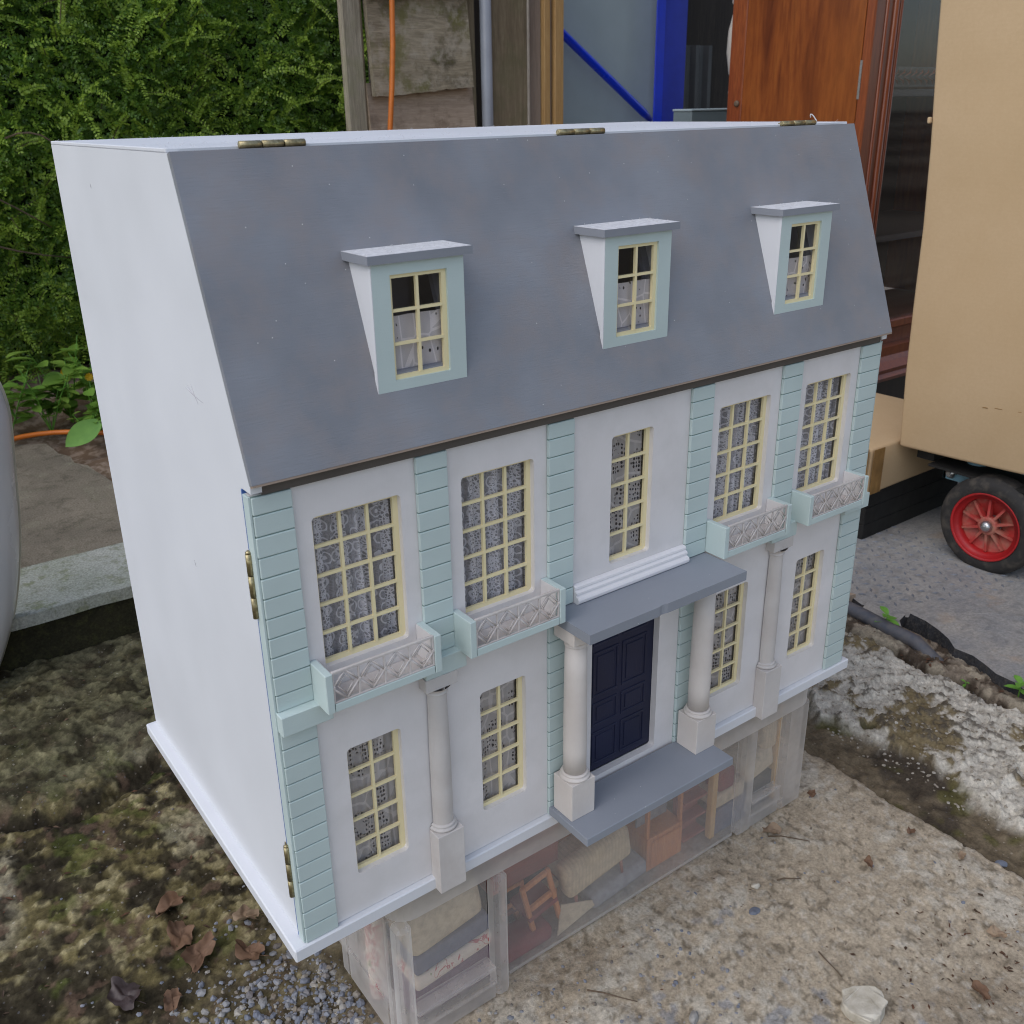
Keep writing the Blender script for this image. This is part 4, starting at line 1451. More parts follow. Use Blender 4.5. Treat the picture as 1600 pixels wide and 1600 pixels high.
def wheel(x, y, z, R_):
    bm = bmesh.new()
    prof = [(.066, -.026), (.074, -.030), (.090, -.030), (.0985, -.024), (.1020, -.018)]
    for i in range(7):
        xx = -.015 + i * .005
        prof += [(.1035, xx - .0014), (.1035, xx + .0012), (.1015, xx + .0018), (.1015, xx + .0026)]
    prof += [(.0985, .024), (.090, .030), (.074, .030), (.066, .026)]
    s = R_ / .1035
    prof = [(a * s, b_) for a, b_ in prof]
    add_lathe(bm, prof, 0, 0, 64, 'x', cap=False)
    wh = obj('wheel', bm, M['rubber'], tro)
    wh.location = (x, y, z)
    bm = bmesh.new()
    add_lathe(bm, [(.0665 * s, .02), (.0665 * s, -.0285), (.0715 * s, -.0325), (.0730 * s, -.0315), (.0600 * s, -.0275), (.0585 * s, -.010), (.0585 * s, .02)], 0, 0, 64, 'x', cap=False)
    obj('rim', bm, M['red'], wh)
    bm = bmesh.new()
    add_lathe(bm, [(.0584 * s, -.010), (.022, -.004), (.022, .004), (.0584 * s, .004)], 0, 0, 48, 'x', cap=False)
    obj('disc', bm, M['reddust'], wh)
    first = None
    for k in range(10):
        a = 2 * math.pi * k / 10 + .25
        if first is None:
            bm = bmesh.new()
            add_poly_prism(bm, [(.016, -.021), (.0575 * s, -.0165), (.0575 * s, -.0085), (.016, -.0042)], lambda u, v, t: (v, u, t), -.0026, .0026)
            first = obj('spoke', bm, M['reddust'], wh)
            sp_ = first
        else:
            sp_ = share(first, 'spoke', wh, (0, 0, 0))
        sp_.rotation_euler = (a, 0, 0)
    bm = bmesh.new()
    add_lathe(bm, [(.020, -.003), (.020, -.0205), (.0165, -.0215)], 0, 0, 32, 'x')
    obj('hub', bm, M['reddust'], wh)
    bm = bmesh.new()
    add_lathe(bm, [(.0125, -.0214), (.0122, -.026), (.0095, -.0305), (.0050, -.0330), (.0008, -.0336)], 0, 0, 24, 'x')
    obj('hub_cap', bm, M['steel'], wh)
    return wh


wheel(1.678, .250, -.121, .1055)
for (x, y) in ((1.678, -.48), (2.16, .247), (2.16, -.48)):
    src = [o for o in bpy.data.objects if o.name == 'wheel'][0]
    c = src.copy()
    C.objects.link(c)
    c.parent = tro
    c.location = (x, y, -.121)
    for ch in src.children:
        d = ch.copy()
        C.objects.link(d)
        d.parent = c

sbx = thing('cardboard_box', 'small taped cardboard box half hidden behind the corner of the big one', 'cardboard box', 'cardboard boxes at the right', (1.560, 0.474, -.100))
carton(sbx, .40, .34, .108, 1)
bm = bmesh.new()
add_box(bm, -.0042, -.0030, .006, .10, .012, .109)
add_box(bm, .003, .040, -.0042, -.0030, .004, .108)
bmesh.ops.subdivide_edges(bm, edges=bm.edges[:], cuts=2, use_grid_fill=True)
for v in bm.verts:
    v.co.x += random.gauss(0, .0006)
    v.co.y -= abs(random.gauss(0, .0006))
obj('tape', bm, M['tape'], sbx)
pal = thing('shade_block', 'near-black block added for the shade under the small taped box', 'block')  # added solid, stands in for the darkness below the small box
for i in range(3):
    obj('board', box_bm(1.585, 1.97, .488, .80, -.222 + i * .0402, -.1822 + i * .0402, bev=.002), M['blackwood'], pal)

cab = thing('display_cabinet', 'polished reddish mahogany display cabinet with a glazed door behind the house', 'cabinet')
cx0, cx1, cy0, cy1, cz0, cz1 = 1.912, 2.75, .832, 1.262, -.005, 1.75
obj('side_panel', box_bm(cx0, cx0 + .02, cy0 + .026, cy1 - .05, cz0 + .13, cz1), M['mahog'], cab)
obj('rear_stile', box_bm(cx0 - .003, cx0 + .02, cy1 - .0498, cy1, cz0, cz1, bev=.002), M['mahog2'], cab)
obj('side_panel', box_bm(cx1 - .02, cx1, cy0 + .026, cy1, cz0 + .13, cz1), M['mahog'], cab)
obj('back_panel', box_bm(cx0 + .021, cx1 - .021, cy1 - .012, cy1 - .001, cz0 + .13, cz1), M['darkwood'], cab)
obj('top_board', box_bm(cx0 - .02, cx1 + .02, cy0 - .02, cy1 + .01, cz1 + .001, cz1 + .03, bev=.004), M['mahog2'], cab)
obj('base_board', box_bm(cx0 - .004, cx1, cy0 + .026, cy1 - .0505, cz0 + .09, cz0 + .129), M['mahog2'], cab)
dr = obj('door', box_bm(cx0 - .004, cx0 + .10, cy0 - .002, cy0 + .0235, cz0 + .14, cz1, bev=.003), M['mahog2'], cab)
obj('door_rail', box_bm(cx0 + .1004, cx1 - .11, cy0 - .002, cy0 + .0235, cz1 - .09, cz1 - .001, bev=.002), M['mahog2'], dr)
obj('door_rail', box_bm(cx0 + .1004, cx1 - .11, cy0 - .002, cy0 + .0235, cz0 + .14, cz0 + .162, bev=.002), M['mahog2'], dr)
obj('door_stile', box_bm(cx1 - .1095, cx1, cy0 - .002, cy0 + .0235, cz0 + .14, cz1, bev=.003), M['mahog2'], dr)
bm = bmesh.new()
for (a, b_, q) in ((cx0 + .040, .010, .0055), (cx0 + .072, .016, .0085), (cx0 + .094, .007, .005)):
    add_lathe(bm, [(q * .98, cz0 + .145), (q, cz0 + .15), (q, cz1 - .01)], a, cy0 - .001, 12)
obj('bead', bm, M['mahog2'], dr)
obj('glazing', box_bm(cx0 + .1006, cx1 - .1102, cy0 + .010, cy0 + .0125, cz0 + .1625, cz1 - .0905), M['glass'], dr)
for zz in (.36, .72, 1.1):
    obj('shelf', box_bm(cx0 + .021, cx1 - .021, cy0 + .05, cy1 - .0125, zz, zz + .016), M['darkwood'], cab)
# lower mouldings seen below the glass
pr = [(cy0 + .0255, .000), (cy0 - .030, .000), (cy0 - .034, .010), (cy0 - .026, .020), (cy0 - .030, .032), (cy0 - .012, .048), (cy0 - .004, .060), (cy0 - .006, .085), (cy0 + .0255, .086)]
bm = bmesh.new()
add_poly_prism(bm, pr, lambda u, v, t: (t, u, v), cx0 - .03, cx1 + .01)
obj('base_moulding', bm, M['mahog2'], cab)
for xx in (cx0 + .034, cx1 - .10):
    for yy in (cy0 + .034, cy1 - .09):
        obj('foot', box_bm(xx, xx + .06, yy, yy + .06, ZG - .01, cz0 - .0002), M['darkwood'], cab)
obj('plinth', box_bm(cx0 + .012, cx1 - .02, cy0 + .012, cy0 + .03, ZG - .01, cz0 - .0003), M['darkwood'], cab)  # added panel that keeps the ground under the cabinet dark
obj('plinth', box_bm(cx0 + .012, cx0 + .03, cy0 + .031, cy1 - .02, ZG - .01, cz0 - .0003), M['darkwood'], cab)  # side panel, likewise added to shade the space below
# raised leaf band standing in for a reflection inside the cabinet
bm = bmesh.new()
for i in range(12):
    for s in (-1, 1):
        c_ = Vector((2.045 + i * .026, cy0 + .046, .765))
        V4 = [c_ + Vector((0, 0, 0)), c_ + Vector((.012, -.006, s * .010)), c_ + Vector((.026, -.002, s * .020)), c_ + Vector((.014, -.001, s * .004))]
        top = c_ + Vector((.014, -.011, s * .009))
        vv = [bm.verts.new(p) for p in V4]
        tv = bm.verts.new(top)
        for k in range(4):
            bm.faces.new((vv[k], vv[(k + 1) % 4], tv))
obj('carving_reflection', bm, M['mahog2'], cab)
obj('reflection_backing', box_bm(2.035, 2.37, cy0 + .0465, cy0 + .0495, .742, .788), M['darkwood'], cab)
for zz in (.755, 1.55):
    obj('hinge', box_bm(cx0 - .0055, cx0 - .0008, cy0 + .0175, cy0 + .0235, zz - .04, zz + .045), M['steel'], dr)
bm = bmesh.new()
add_lathe(bm, [(.008, .0), (.008, -.004), (.004, -.007)], cx0 - .003, cy1 - .036, 12, 'x', cz=.71)
obj('screw_cap', bm, M['bark'], cab)

# ================================================================== stored things along the back
sh = thing('shelving_frame', 'royal blue steel shelving end frame with diagonal brace behind the house', 'shelving')
ty = 1.78
_q = (1.78 + .656) / (1.50 + .656)
sx_ = lambda x: -.2358 + (x + .2358) * _q
sz_ = lambda z: .7128 + (z - .7128) * _q
obj('upright', box_bm(sx_(1.868), sx_(1.902), ty, ty + .004, ZG - .005, 1.9, bev=.001), M['blueframe'], sh)
obj('upright_flange', box_bm(sx_(1.9024), sx_(1.990), ty + .002, ty + .010, ZG - .005, 1.9, bev=.001), M['blueshaded'], sh)
obj('upright', box_bm(1.62, 1.65, ty + .002, ty + .042, ZG - .005, 1.9, bev=.001), M['blueframe'], sh)
bm = bmesh.new()
add_tube(bm, [(sx_(1.42), ty + .004, sz_(.960)), (sx_(1.52), ty + .004, sz_(.896)), (sx_(1.83), ty + .004, sz_(.692)), (sx_(1.862), ty + .006, sz_(.670))], [.013, .013, .013, .008], 12)
obj('brace', bm, M['blueframe'], sh)
bm = bmesh.new()
add_tube(bm, [(sx_(1.42), ty + .004, .30), (sx_(1.86), ty + .004, sz_(.63))], .013, 12)
obj('brace', bm, M['blueframe'], sh)
ps = thing('plastic_sheet', 'flat grey blue sheet leaning behind the blue shelving frame', 'sheet')
obj('sheet', box_bm(1.66, sx_(1.880) + .06, ty + .055, ty + .061, ZG - .01, 1.85), M['sheet'], ps)

tp = thing('folded_panel', 'dark grey ribbed panel standing between blue upright and mahogany cabinet', 'panel')
bm = bmesh.new()
pts = []
for i in range(25):
    pts.append((2.165 + i * .0160, 1.90 + (.012 if i % 4 in (1, 2) else 0)))
pts2 = pts + [(p[0], p[1] + .006) for p in pts[::-1]]
add_poly_prism(bm, pts2, lambda u, v, t: (u, v + t * .02, t), ZG - .01, .90)
obj('panel', bm, M['darkgrey'], tp)
lg = thing('turned_leg', 'ivory painted turned wooden leg beside the mahogany cabinet', 'furniture leg')
bm = bmesh.new()
add_lathe(bm, [(.010, ZG), (.012, .50), (.012, .700), (.011, .722), (.018, .730), (.020, .745), (.014, .760), (.013, .775), (.022, .80), (.032, .86), (.030, .92), (.018, .975), (.015, .99), (.024, 1.0), (.024, 1.3)], 2.318, 1.60, 24)
obj('spindle', bm, M['ivory'], lg)
cr = thing('metal_case', 'low blue grey metal case between blue upright and cabinet', 'case')
obj('body', box_bm(2.108, 2.33, 1.58, 1.66, ZG - .01, .690, bev=.003), M['cratem'], cr)
obj('lid', box_bm(2.106, 2.332, 1.578, 1.662, .6902, .697, bev=.002), M['sheet'], cr)

fp = thing('fence_post', 'weathered grey brown timber post standing at the right edge of the hedge', 'post')
obj('post', box_bm(.950, 1.002, 1.618, 1.640, ZG - .01, 1.7, bev=.004), M['post'], fp)
wp = thing('weatherboard_panel', 'mossy weatherboard panel of overlapping boards next to the timber post', 'panel')


def tilted_board(name, mat, x0, x1, y, z0, z1, t, lean, skew=0.0, seed=0):
    rr = random.Random(seed)
    bm = bmesh.new()
    n_ = 24
    P_ = [(x0 + (x1 - x0) * i / n_, z0 + skew * i / n_ + rr.gauss(0, .0012)) for i in range(n_ + 1)]
    P_ += [(x1, z1 + skew), (x0, z1)]
    add_poly_prism(bm, P_, lambda u, v, s: (u, y + s - (z1 - v) * lean, v), 0, t)
    return obj(name, bm, mat, wp)


tilted_board('board', M['weather'], 1.036, 1.334, 1.655, .742, .985, .018, .10, .022, 1)
tilted_board('board', M['weather2'], 1.028, 1.348, 1.662, .50, .775, .018, .10, .012, 2)
tilted_board('board', M['weather2'], 1.028, 1.348, 1.662, .24, .535, .018, .10, .012, 3)
tilted_board('board', M['weather2'], 1.028, 1.348, 1.662, -.03, .275, .018, .10, .012, 5)
tilted_board('board', M['weather2'], 1.028, 1.348, 1.662, ZG, .0, .018, .10, .012, 6)
tilted_board('board', M['post'], 1.030, 1.345, 1.655, .966, 1.25, .018, .10, .020, 4)
obj('batten', box_bm(1.008, 1.030, 1.664, 1.70, ZG - .01, 1.3, bev=.002), M['boardbrown'], wp)
obj('batten', box_bm(1.346, 1.364, 1.664, 1.70, ZG - .01, 1.3, bev=.002), M['boardbrown'], wp)

pp = thing('grey_pipe', 'smooth grey plastic pipe standing upright between weatherboards and brown plank', 'pipe')
bm = bmesh.new()
add_lathe(bm, [(.0155, ZG - .01), (.0155, 1.35)], 1.3855, 1.645, 20)
obj('pipe', bm, M['pipe'], pp)
for i, (nm, mat, x0, x1, y0, y1, lab) in enumerate((
        ('timber_plank', 'boardbrown', 1.404, 1.526, 1.650, 1.672, 'wide brown plank standing right beside the grey pipe'),
        ('timber_plank', 'boardgrey', 1.536, 1.582, 1.660, 1.690, 'narrow grey brown plank behind a pale sawn edge'),
        ('timber_plank', 'pale', 1.5265, 1.5345, 1.648, 1.690, 'thin pale sawn board edge beside the wide brown plank'),
        ('timber_plank', 'pine', 1.583, 1.604, 1.645, 1.70, 'light yellow pine strip, left one of the pair next to the blue frame'),
        ('timber_plank', 'boardgrey', 1.6045, 1.6165, 1.655, 1.70, 'rough dark slip of wood between the two pine strips'),
        ('timber_plank', 'pine', 1.617, 1.648, 1.640, 1.70, 'darker orange pine strip touching the grey blue sheet'))):
    o = obj(nm, box_bm(x0, x1, y0, y1, ZG - .01, 1.45, bev=.0015), M[mat])
    tag(o, lab, 'plank', 'planks standing upright behind the house')

sw = thing('sky_block_wall', 'added dark boarded wall blocking sky light behind the stored furniture', 'wall')  # unseen wall, put in to hold back light from the sky
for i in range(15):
    obj('board', box_bm(1.26 + i * .16, 1.26 + i * .16 + .156, 2.05 + (i % 2) * .004, 2.07 + (i % 2) * .004, ZG - .02, 2.3), M['skyblock'], sw)

# cables
bm = bmesh.new()
add_tube(bm, [(1.10, 1.615, 1.15), (1.086, 1.612, .96), (1.078, 1.606, .86), (1.066, 1.602, .76), (1.055, 1.604, .66), (1.05, 1.61, .4), (1.04, 1.60, .0), (1.0, 1.58, -.18)], .0068, 10)
tag(obj('extension_cable', bm, M['cable']), 'orange cable hanging down over the weathered boards', 'cable', 'orange cables')
bm = bmesh.new()
cpts = []
for i in range(15):
    t = i / 14
    cpts.append((-.06 + .50 * t, 1.985 + .12 * math.sin(math.pi * min(1, t * 1.12)) - .03 * t, -.094 + .012 * math.sin(math.pi * t)))
add_tube(bm, cpts, .0070, 10)
tag(obj('extension_cable', bm, M['cable']), 'orange cable lying on the concrete slab beneath a broad green leaf', 'cable', 'orange cables')

# ================================================================== hedge
hedge = thing('hedge', 'dense small leaved green hedge behind the white side wall', 'hedge')


def unit(v):
    return v / (np.linalg.norm(v, axis=-1, keepdims=True) + 1e-9)


def hedge_front(x, z):
    """distance of the clipped face at height z"""
    return (2.42 + .20 * (fbm(x, z, 3.2, 3, 71) - .5) + .12 * (fbm(x, z, 9, 2, 72) - .5) + np.maximum(0, .42 - z) * .55)


def leaf_sprays(n, tip, m_):
    """arching twigs with opposite oval leaves, as one mesh"""
    x = rng.uniform(-1.0, 1.75, n)
    z = rng.uniform(-.05, 1.40, n)
    depth = np.abs(rng.normal(0, .034, n)) if not tip else -np.abs(rng.normal(.005, .02, n))
    p = np.stack([x, hedge_front(x, z) + depth, z], -1)
    az, el = rng.normal(-.15, .9, n), rng.normal(.35, .5, n)
    d = unit(np.stack([np.sin(az) * np.cos(el), -np.cos(az) * np.cos(el) * .8, np.sin(el)], -1))
    ln = rng.uniform(.05, .11, n) if not tip else rng.uniform(.08, .15, n)
    sd_ = unit(np.cross(d, [0, 0, 1.0]))
    up = np.cross(sd_, d)
    roll = rng.normal(0, .5, n)[:, None]
    want = np.array([-.25, -.70, .66]) + rng.normal(0, .28, (n, 3))
    s2 = unit(np.cross(want, d))
    u2 = np.cross(s2, d)
    t = (np.arange(m_) / m_)[None, :, None]
    L_ = ln[:, None, None]
    c = p[:, None] + d[:, None] * L_ * t + np.array([0, 0, -1.0]) * L_ * .30 * t * t
    quads = []
    for sgn in (-1, 1):
        k = (n, m_, 1)
        sz = (.0135 - .0055 * t) * rng.uniform(.75, 1.25, k)
        dv = unit(s2[:, None] * sgn * .86 + d[:, None] * .5 + u2[:, None] * rng.normal(.18, .25, k))
        wv = unit(np.cross(dv, u2[:, None] + rng.normal(0, .3, (n, m_, 3))))
        mid = c + dv * sz * .55
        tp = c + dv * sz * 1.05 + u2[:, None] * sz * rng.normal(-.05, .15, k)
        quads.append(np.stack([c, mid + wv * sz * .34, tp, mid - wv * sz * .34], 2))
    Q = np.concatenate(quads, 1).reshape(-1, 3)
    return Q, np.arange(len(Q)).reshape(-1, 4), c


Vs, Fs, st1 = leaf_sprays(15000, False, 10)
npmesh('foliage', Vs, Fs, M['hedgeleaf'], hedge)
Vs, Fs, st2 = leaf_sprays(2600, True, 14)
npmesh('shoot_tips', Vs, Fs, M['hedgetip'], hedge)
bm = bmesh.new()
for c in list(st2[:500]) + list(st1[:400]):
    add_tube(bm, [c[0], c[len(c) // 2], c[-1]], [.0014, .0011, .0006], 3, False)
o = obj('twigs', bm, M['bark'], hedge)
o['kind'] = 'stuff'
# bare arching stems low on the hedge
bm = bmesh.new()
for (a, b_, c_) in (((.16, 2.36, .56), (.26, 2.34, .51), (.38, 2.38, .42)), ((.12, 2.35, .44), (.22, 2.32, .37), (.42, 2.40, .33)), ((.30, 2.35, .66), (.38, 2.32, .70), (.44, 2.34, .62))):
    A_, B2, C_ = Vector(a), Vector(b_), Vector(c_)
    add_tube(bm, [(A_ * (1 - t) + B2 * t) * (1 - t) + (B2 * (1 - t) + C_ * t) * t for t in (0, .2, .4, .6, .8, 1)], [.003, .0029, .0027, .0025, .0022, .0015], 5)
obj('stem', bm, M['bark'], hedge)
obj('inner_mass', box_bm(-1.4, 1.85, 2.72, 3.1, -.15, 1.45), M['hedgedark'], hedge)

# ================================================================== weeds at the foot of the hedge


def leaf_blade(bm, base, d, up, ln, wd, bend=.2, n=5):
    d = d.normalized()
    s = d.cross(up).normalized()
    L_, R2, Mi = [], [], []
    for i in range(n + 1):
        t = i / n
        ww = wd * math.sin(math.pi * min(1, .08 + t * .92)) ** .8 * .5
        c = base + d * ln * t - up * ln * bend * t * t
        Mi.append(bm.verts.new(c - up * ww * .15))
        L_.append(bm.verts.new(c + s * ww + up * ww * .15))
        R2.append(bm.verts.new(c - s * ww + up * ww * .15))
    for i in range(n):
        for A, B_ in ((L_, Mi), (Mi, R2)):
            fc = bm.faces.new((A[i], B_[i], B_[i + 1], A[i + 1]))
            fc.smooth = True


def weed(x, y, z, h, n, lw, label, seed, cat='weed', mat='weedleaf', lobes=1):
    rr = random.Random(seed)
    t = thing('weed_plant', label, cat, 'weeds at the foot of the hedge', (x, y, z))
    bm = bmesh.new()
    sm = bmesh.new()
    for k in range(max(2, n // 7)):
        an = rr.uniform(0, 6.28)
        lean = Vector((math.cos(an) * .45, math.sin(an) * .45, 1)).normalized()
        top = lean * h * rr.uniform(.55, 1)
        add_tube(sm, [(0, 0, 0), tuple(top * .5 + Vector((0, 0, .01))), tuple(top)], [.0022, .0016, .001], 4, False)
        for q in range(7):
            f_ = rr.uniform(.25, 1.0)
            a2 = rr.uniform(0, 6.28)
            d = Vector((math.cos(a2), math.sin(a2), rr.uniform(.0, .6)))
            up = Vector((rr.gauss(0, .25), rr.gauss(0, .25), 1)).normalized()
            b0 = top * f_
            leaf_blade(bm, b0, d, up, lw * rr.uniform(1.0, 1.6), lw * rr.uniform(.6, .95), .25)
    obj('leaves', bm, M[mat], t)
    obj('stems', sm, M['sprig'], t)
    return t


weed(.305, 2.20, -.10, .27, 42, .046, 'tall pale green weed with lobed leaves close to the white side wall', 1)
weed(.345, 2.07, -.11, .17, 49, .036, 'low bright green weed growing over the slab corner beside the white wall', 2)
weed(.235, 2.14, -.10, .21, 49, .036, 'yellowish green weed in the middle of the clump, left of the yellow flowers', 3)
weed(.130, 2.15, -.10, .24, 42, .038, 'leggy weed with reddish stalk next to the white curved panel', 4)
weed(.170, 2.26, -.08, .30, 35, .030, 'feathery upright weed reaching into the dark of the hedge', 5)
weed(.360, 1.82, -.15, .12, 42, .026, 'small dark green weed tucked along the right edge of the concrete slab', 6)
weed(.02, 2.18, -.10, .22, 42, .036, 'green weed mostly hidden by the white curved panel', 8)
weed(.305, 2.02, -.10, .10, 42, .024, 'tiny leaved weed right above the orange cable', 9)
weed(.40, 2.16, -.12, .30, 42, .042, 'tall green weed half hidden behind the back edge of the white side wall', 10)
t = thing('broad_leaf', 'single large pale green leaf hanging over the orange cable', 'leaf')
bm = bmesh.new()
leaf_blade(bm, Vector((.325, 1.97, -.045)), Vector((-.085, -.03, -.030)), Vector((-.1, -.75, .65)).normalized(), .112, .062, .10, 10)
add_tube(bm, [(.40, 2.02, -.09), (.36, 1.99, -.05), (.325, 1.97, -.045)], .003, 6)
obj('leaf', bm, M['dock'], t)
for i, (x, y, z, lab) in enumerate(((.345, 2.09, .050, 'yellow flower nearest to the white side wall'), (.288, 2.11, .070, 'small orange yellow flower left of the brighter one'))):
    t = thing('yellow_flower', lab, 'flower', 'yellow flowers in the weeds', (x, y, z))
    bm = bmesh.new()
    for k in range(9):
        a = 6.283 * k / 9
        leaf_blade(bm, Vector((0, 0, 0)), Vector((math.cos(a), -.35, math.sin(a))), Vector((0, -1, 0.2)), .013 if i == 0 else .010, .008, .1, 3)
    obj('petals', bm, M['flower'], t)
    bm = bmesh.new()
    add_tube(bm, [(0, .002, 0), (.004, .02, -.06), (.0, .03, -.15)], .0016, 5)
    obj('stalk', bm, M['sprig'], t)

# ================================================================== white curved panel at the left border
wt = thing('white_panel', 'glossy white curved shell with a thin cream rim at the left border', 'panel')
outl = [(-.60, -.212), (-.150, -.212), (-.125, -.204), (-.108, -.186), (-.093, -.159), (-.064, -.093), (-.043, -.024), (-.026, .056), (-.015, .147), (-.004, .245), (-.004, .285), (-.010, .318), (-.026, .345), (-.05, .365), (-.09, .378), (-.60, .40)]
fine = []
for i in range(len(outl) - 1):
    p0 = Vector(outl[max(i - 1, 0)])
    p1 = Vector(outl[i])
    p2 = Vector(outl[i + 1])
    p3 = Vector(outl[min(i + 2, len(outl) - 1)])
    for k in range(4):
        t_ = k / 4
        fine.append(0.5 * ((2 * p1) + (-p0 + p2) * t_ + (2 * p0 - 5 * p1 + 4 * p2 - p3) * t_ ** 2 + (-p0 + 3 * p1 - 3 * p2 + p3) * t_ ** 3))
fine.append(Vector(outl[-1]))
cen = Vector((-.42, .09))


def shell(levels, mat, name):
    bm = bmesh.new()
    rings = []
    for sc_, y in levels:
        rings.append([bm.verts.new((p.x + (cen.x - p.x) / (cen - p).length * sc_, y, p.y + (cen.y - p.y) / (cen - p).length * sc_)) for p in fine])
    for A, B_ in zip(rings, rings[1:]):
        for i in range(len(A) - 1):
            fc = bm.faces.new((A[i], A[i + 1], B_[i + 1], B_[i]))
            fc.smooth = True
    return bm, rings


bm, rings = shell([(.006, 1.055), (.0055, 1.046), (.009, 1.030), (.018, 1.012), (.034, .996), (.060, .985), (.10, .978), (.16, .974), (.26, .972)], 'tub', 'shell')
bm.faces.new(rings[-1])
obj('shell', bm, M['tub'], wt)
bm, rings = shell([(.012, 1.0555), (.002, 1.0555), (.0, 1.058), (.0, 1.068), (.004, 1.070), (.05, 1.070)], 'tubrim', 'rim')
bm.faces.new(rings[-1][::-1])
obj('rim', bm, M['tubrim'], wt)

# ================================================================== ground litter
ICO = []
bm = bmesh.new()
bmesh.ops.create_icosphere(bm, subdivisions=1, radius=1.0)
ICO_V = np.array([v.co[:] for v in bm.verts])
ICO_F = np.array([[v.index for v in fc.verts] for fc in bm.faces])
bm.free()


def stones(pts):
    Vs, Fs, b0 = [], [], 0
    for (x, y, z, s) in pts:
        S = np.array([1, rng.uniform(.6, .95), rng.uniform(.4, .7)]) * s
        a = rng.uniform(0, 6.28)
        R_ = np.array([[math.cos(a), -math.sin(a), 0], [math.sin(a), math.cos(a), 0], [0, 0, 1]])
        v = (ICO_V * (1 + rng.normal(0, .13, (len(ICO_V), 1)))) * S
        tl = rng.normal(0, .3)
        Rt = np.array([[1, 0, 0], [0, math.cos(tl), -math.sin(tl)], [0, math.sin(tl), math.cos(tl)]])
        Vs.append(v @ Rt.T @ R_.T + np.array([x, y, z + s * .04]))
        Fs.append(ICO_F + b0)
        b0 += len(ICO_V)
    return np.concatenate(Vs), np.concatenate(Fs)


def inbox(x, y):
    return BXL - .004 < x < BXR + .004 and -.008 < y < .40


pts = []
while len(pts) < 2600:
    if rng.random() < .82:
        x, y = rng.normal(.035, .085), rng.normal(.085, .075)
        if y > .30 - .6 * abs(x):
            continue
        s = .0013 + .0050 * rng.random() ** 2.0
    elif rng.random() < .5:
        x, y = rng.uniform(.05, .45), rng.uniform(-.28, .0)
        s = rng.uniform(.001, .0036)
    else:
        x, y = rng.uniform(-.35, .84), rng.uniform(-.38, .6)
        s = rng.uniform(.0008, .0030)
    if inbox(x, y):
        continue
    pts.append((x, y, s))
PX_ = np.array([[p[0] for p in pts]])
PY_ = np.array([[p[1] for p in pts]])
HZ, _ = ground_hc(PX_, PY_)
Vs, Fs = stones([(p[0], p[1], ZG + HZ[0, i], p[2]) for i, p in enumerate(pts)])
tag(npmesh('gravel', Vs, Fs, M['pebble']), kind='stuff')
# crumbs of lime mortar on the white strip
pts = [(rng.uniform(.93, 1.20), rng.uniform(-.34, .30), rng.uniform(.001, .0036)) for _ in range(1000)]
HZ, _ = ground_hc(np.array([[p[0] for p in pts]]), np.array([[p[1] for p in pts]]))
Vs, Fs = stones([(p[0], p[1], ZG + HZ[0, i], p[2]) for i, p in enumerate(pts)])
tag(npmesh('lime_rubble', Vs, Fs, m_island('lime_crumb', [(0.40, 0.36, 0.30), (0.30, 0.26, 0.20), (0.48, 0.45, 0.40), (0.18, 0.145, 0.10)], 0.9)), kind='stuff')


def big_stone(name, x, y, rad, mat, label, seed, flat=.45, cat='stone'):
    rr = np.random.default_rng(seed)
    bm = bmesh.new()
    bmesh.ops.create_icosphere(bm, subdivisions=3, radius=1.0)
    K = rr.normal(0, 1, (9, 3))
    K /= np.linalg.norm(K, axis=1)[:, None]
    D_ = rr.uniform(.62, .95, 9)
    for v in bm.verts:
        p = np.array(v.co)
        for kk, dd in zip(K, D_):
            e_ = p @ kk
            if e_ > dd:
                p = p - kk * (e_ - dd) * .92
        p = p * (1 + .02 * rr.normal())
        v.co = Vector((p[0] * rad, p[1] * rad * .72, p[2] * rad * flat))
    o = obj(name, bm, M[mat])
    o.location = (x, y, ground_z(x, y) + rad * flat * .55)
    o.rotation_euler = (0, 0, rr.uniform(0, 3))
    return tag(o, label, cat, 'loose stones on the concrete')


M['bluestone'] = plain('blue_grey_stone', (0.17, 0.19, 0.24), 0.6, 0.3, 60, bump=0.4)
sp_pts = [(0.5158, -0.232), (0.535, -0.2422), (0.5453, -0.2594), (0.539, -0.273), (0.5201, -0.2787), (0.506, -0.2759), (0.5007, -0.2542), (0.503, -0.2429)]
bm = bmesh.new()
scx = sum(p[0] for p in sp_pts) / len(sp_pts)
scy = sum(p[1] for p in sp_pts) / len(sp_pts)
add_poly_prism(bm, [(p[0] - scx, p[1] - scy) for p in sp_pts], lambda u, v, t: (u * (1.0 if t > .01 else .93), v * (1.0 if t > .01 else .93), t + (u * .12 - v * .05 if t > .01 else 0)), 0, .017)
bmesh.ops.bevel(bm, geom=bm.edges[:], offset=.0012, segments=1, affect='EDGES')
bmesh.ops.triangulate(bm, faces=bm.faces[:])
bmesh.ops.subdivide_edges(bm, edges=[e_ for e_ in bm.edges if e_.calc_length() > .008], cuts=2)
for v in bm.verts:
    q = fbm(np.array([v.co.x]), np.array([v.co.y + v.co.z]), 90, 3, 81)[0] - .5
    v.co += Vector((v.co.x, v.co.y, 0)).normalized() * q * .009 + Vector((0, 0, q * .007))
o = obj('loose_stone', bm, M['whitestone'])
o.location = (scx, scy, ground_z(scx, scy) - .002)
tag(o, 'largest loose stone, white and angular, on the front concrete', 'stone', 'loose stones on the concrete')
big_stone('loose_stone', .366, -.152, .0080, 'pebble', 'pale pebble lying left of the large white stone', 6, .7)
big_stone('loose_stone', .868, -.226, .0085, 'bluestone', 'blue grey pebble in the dirt channel at right', 7)
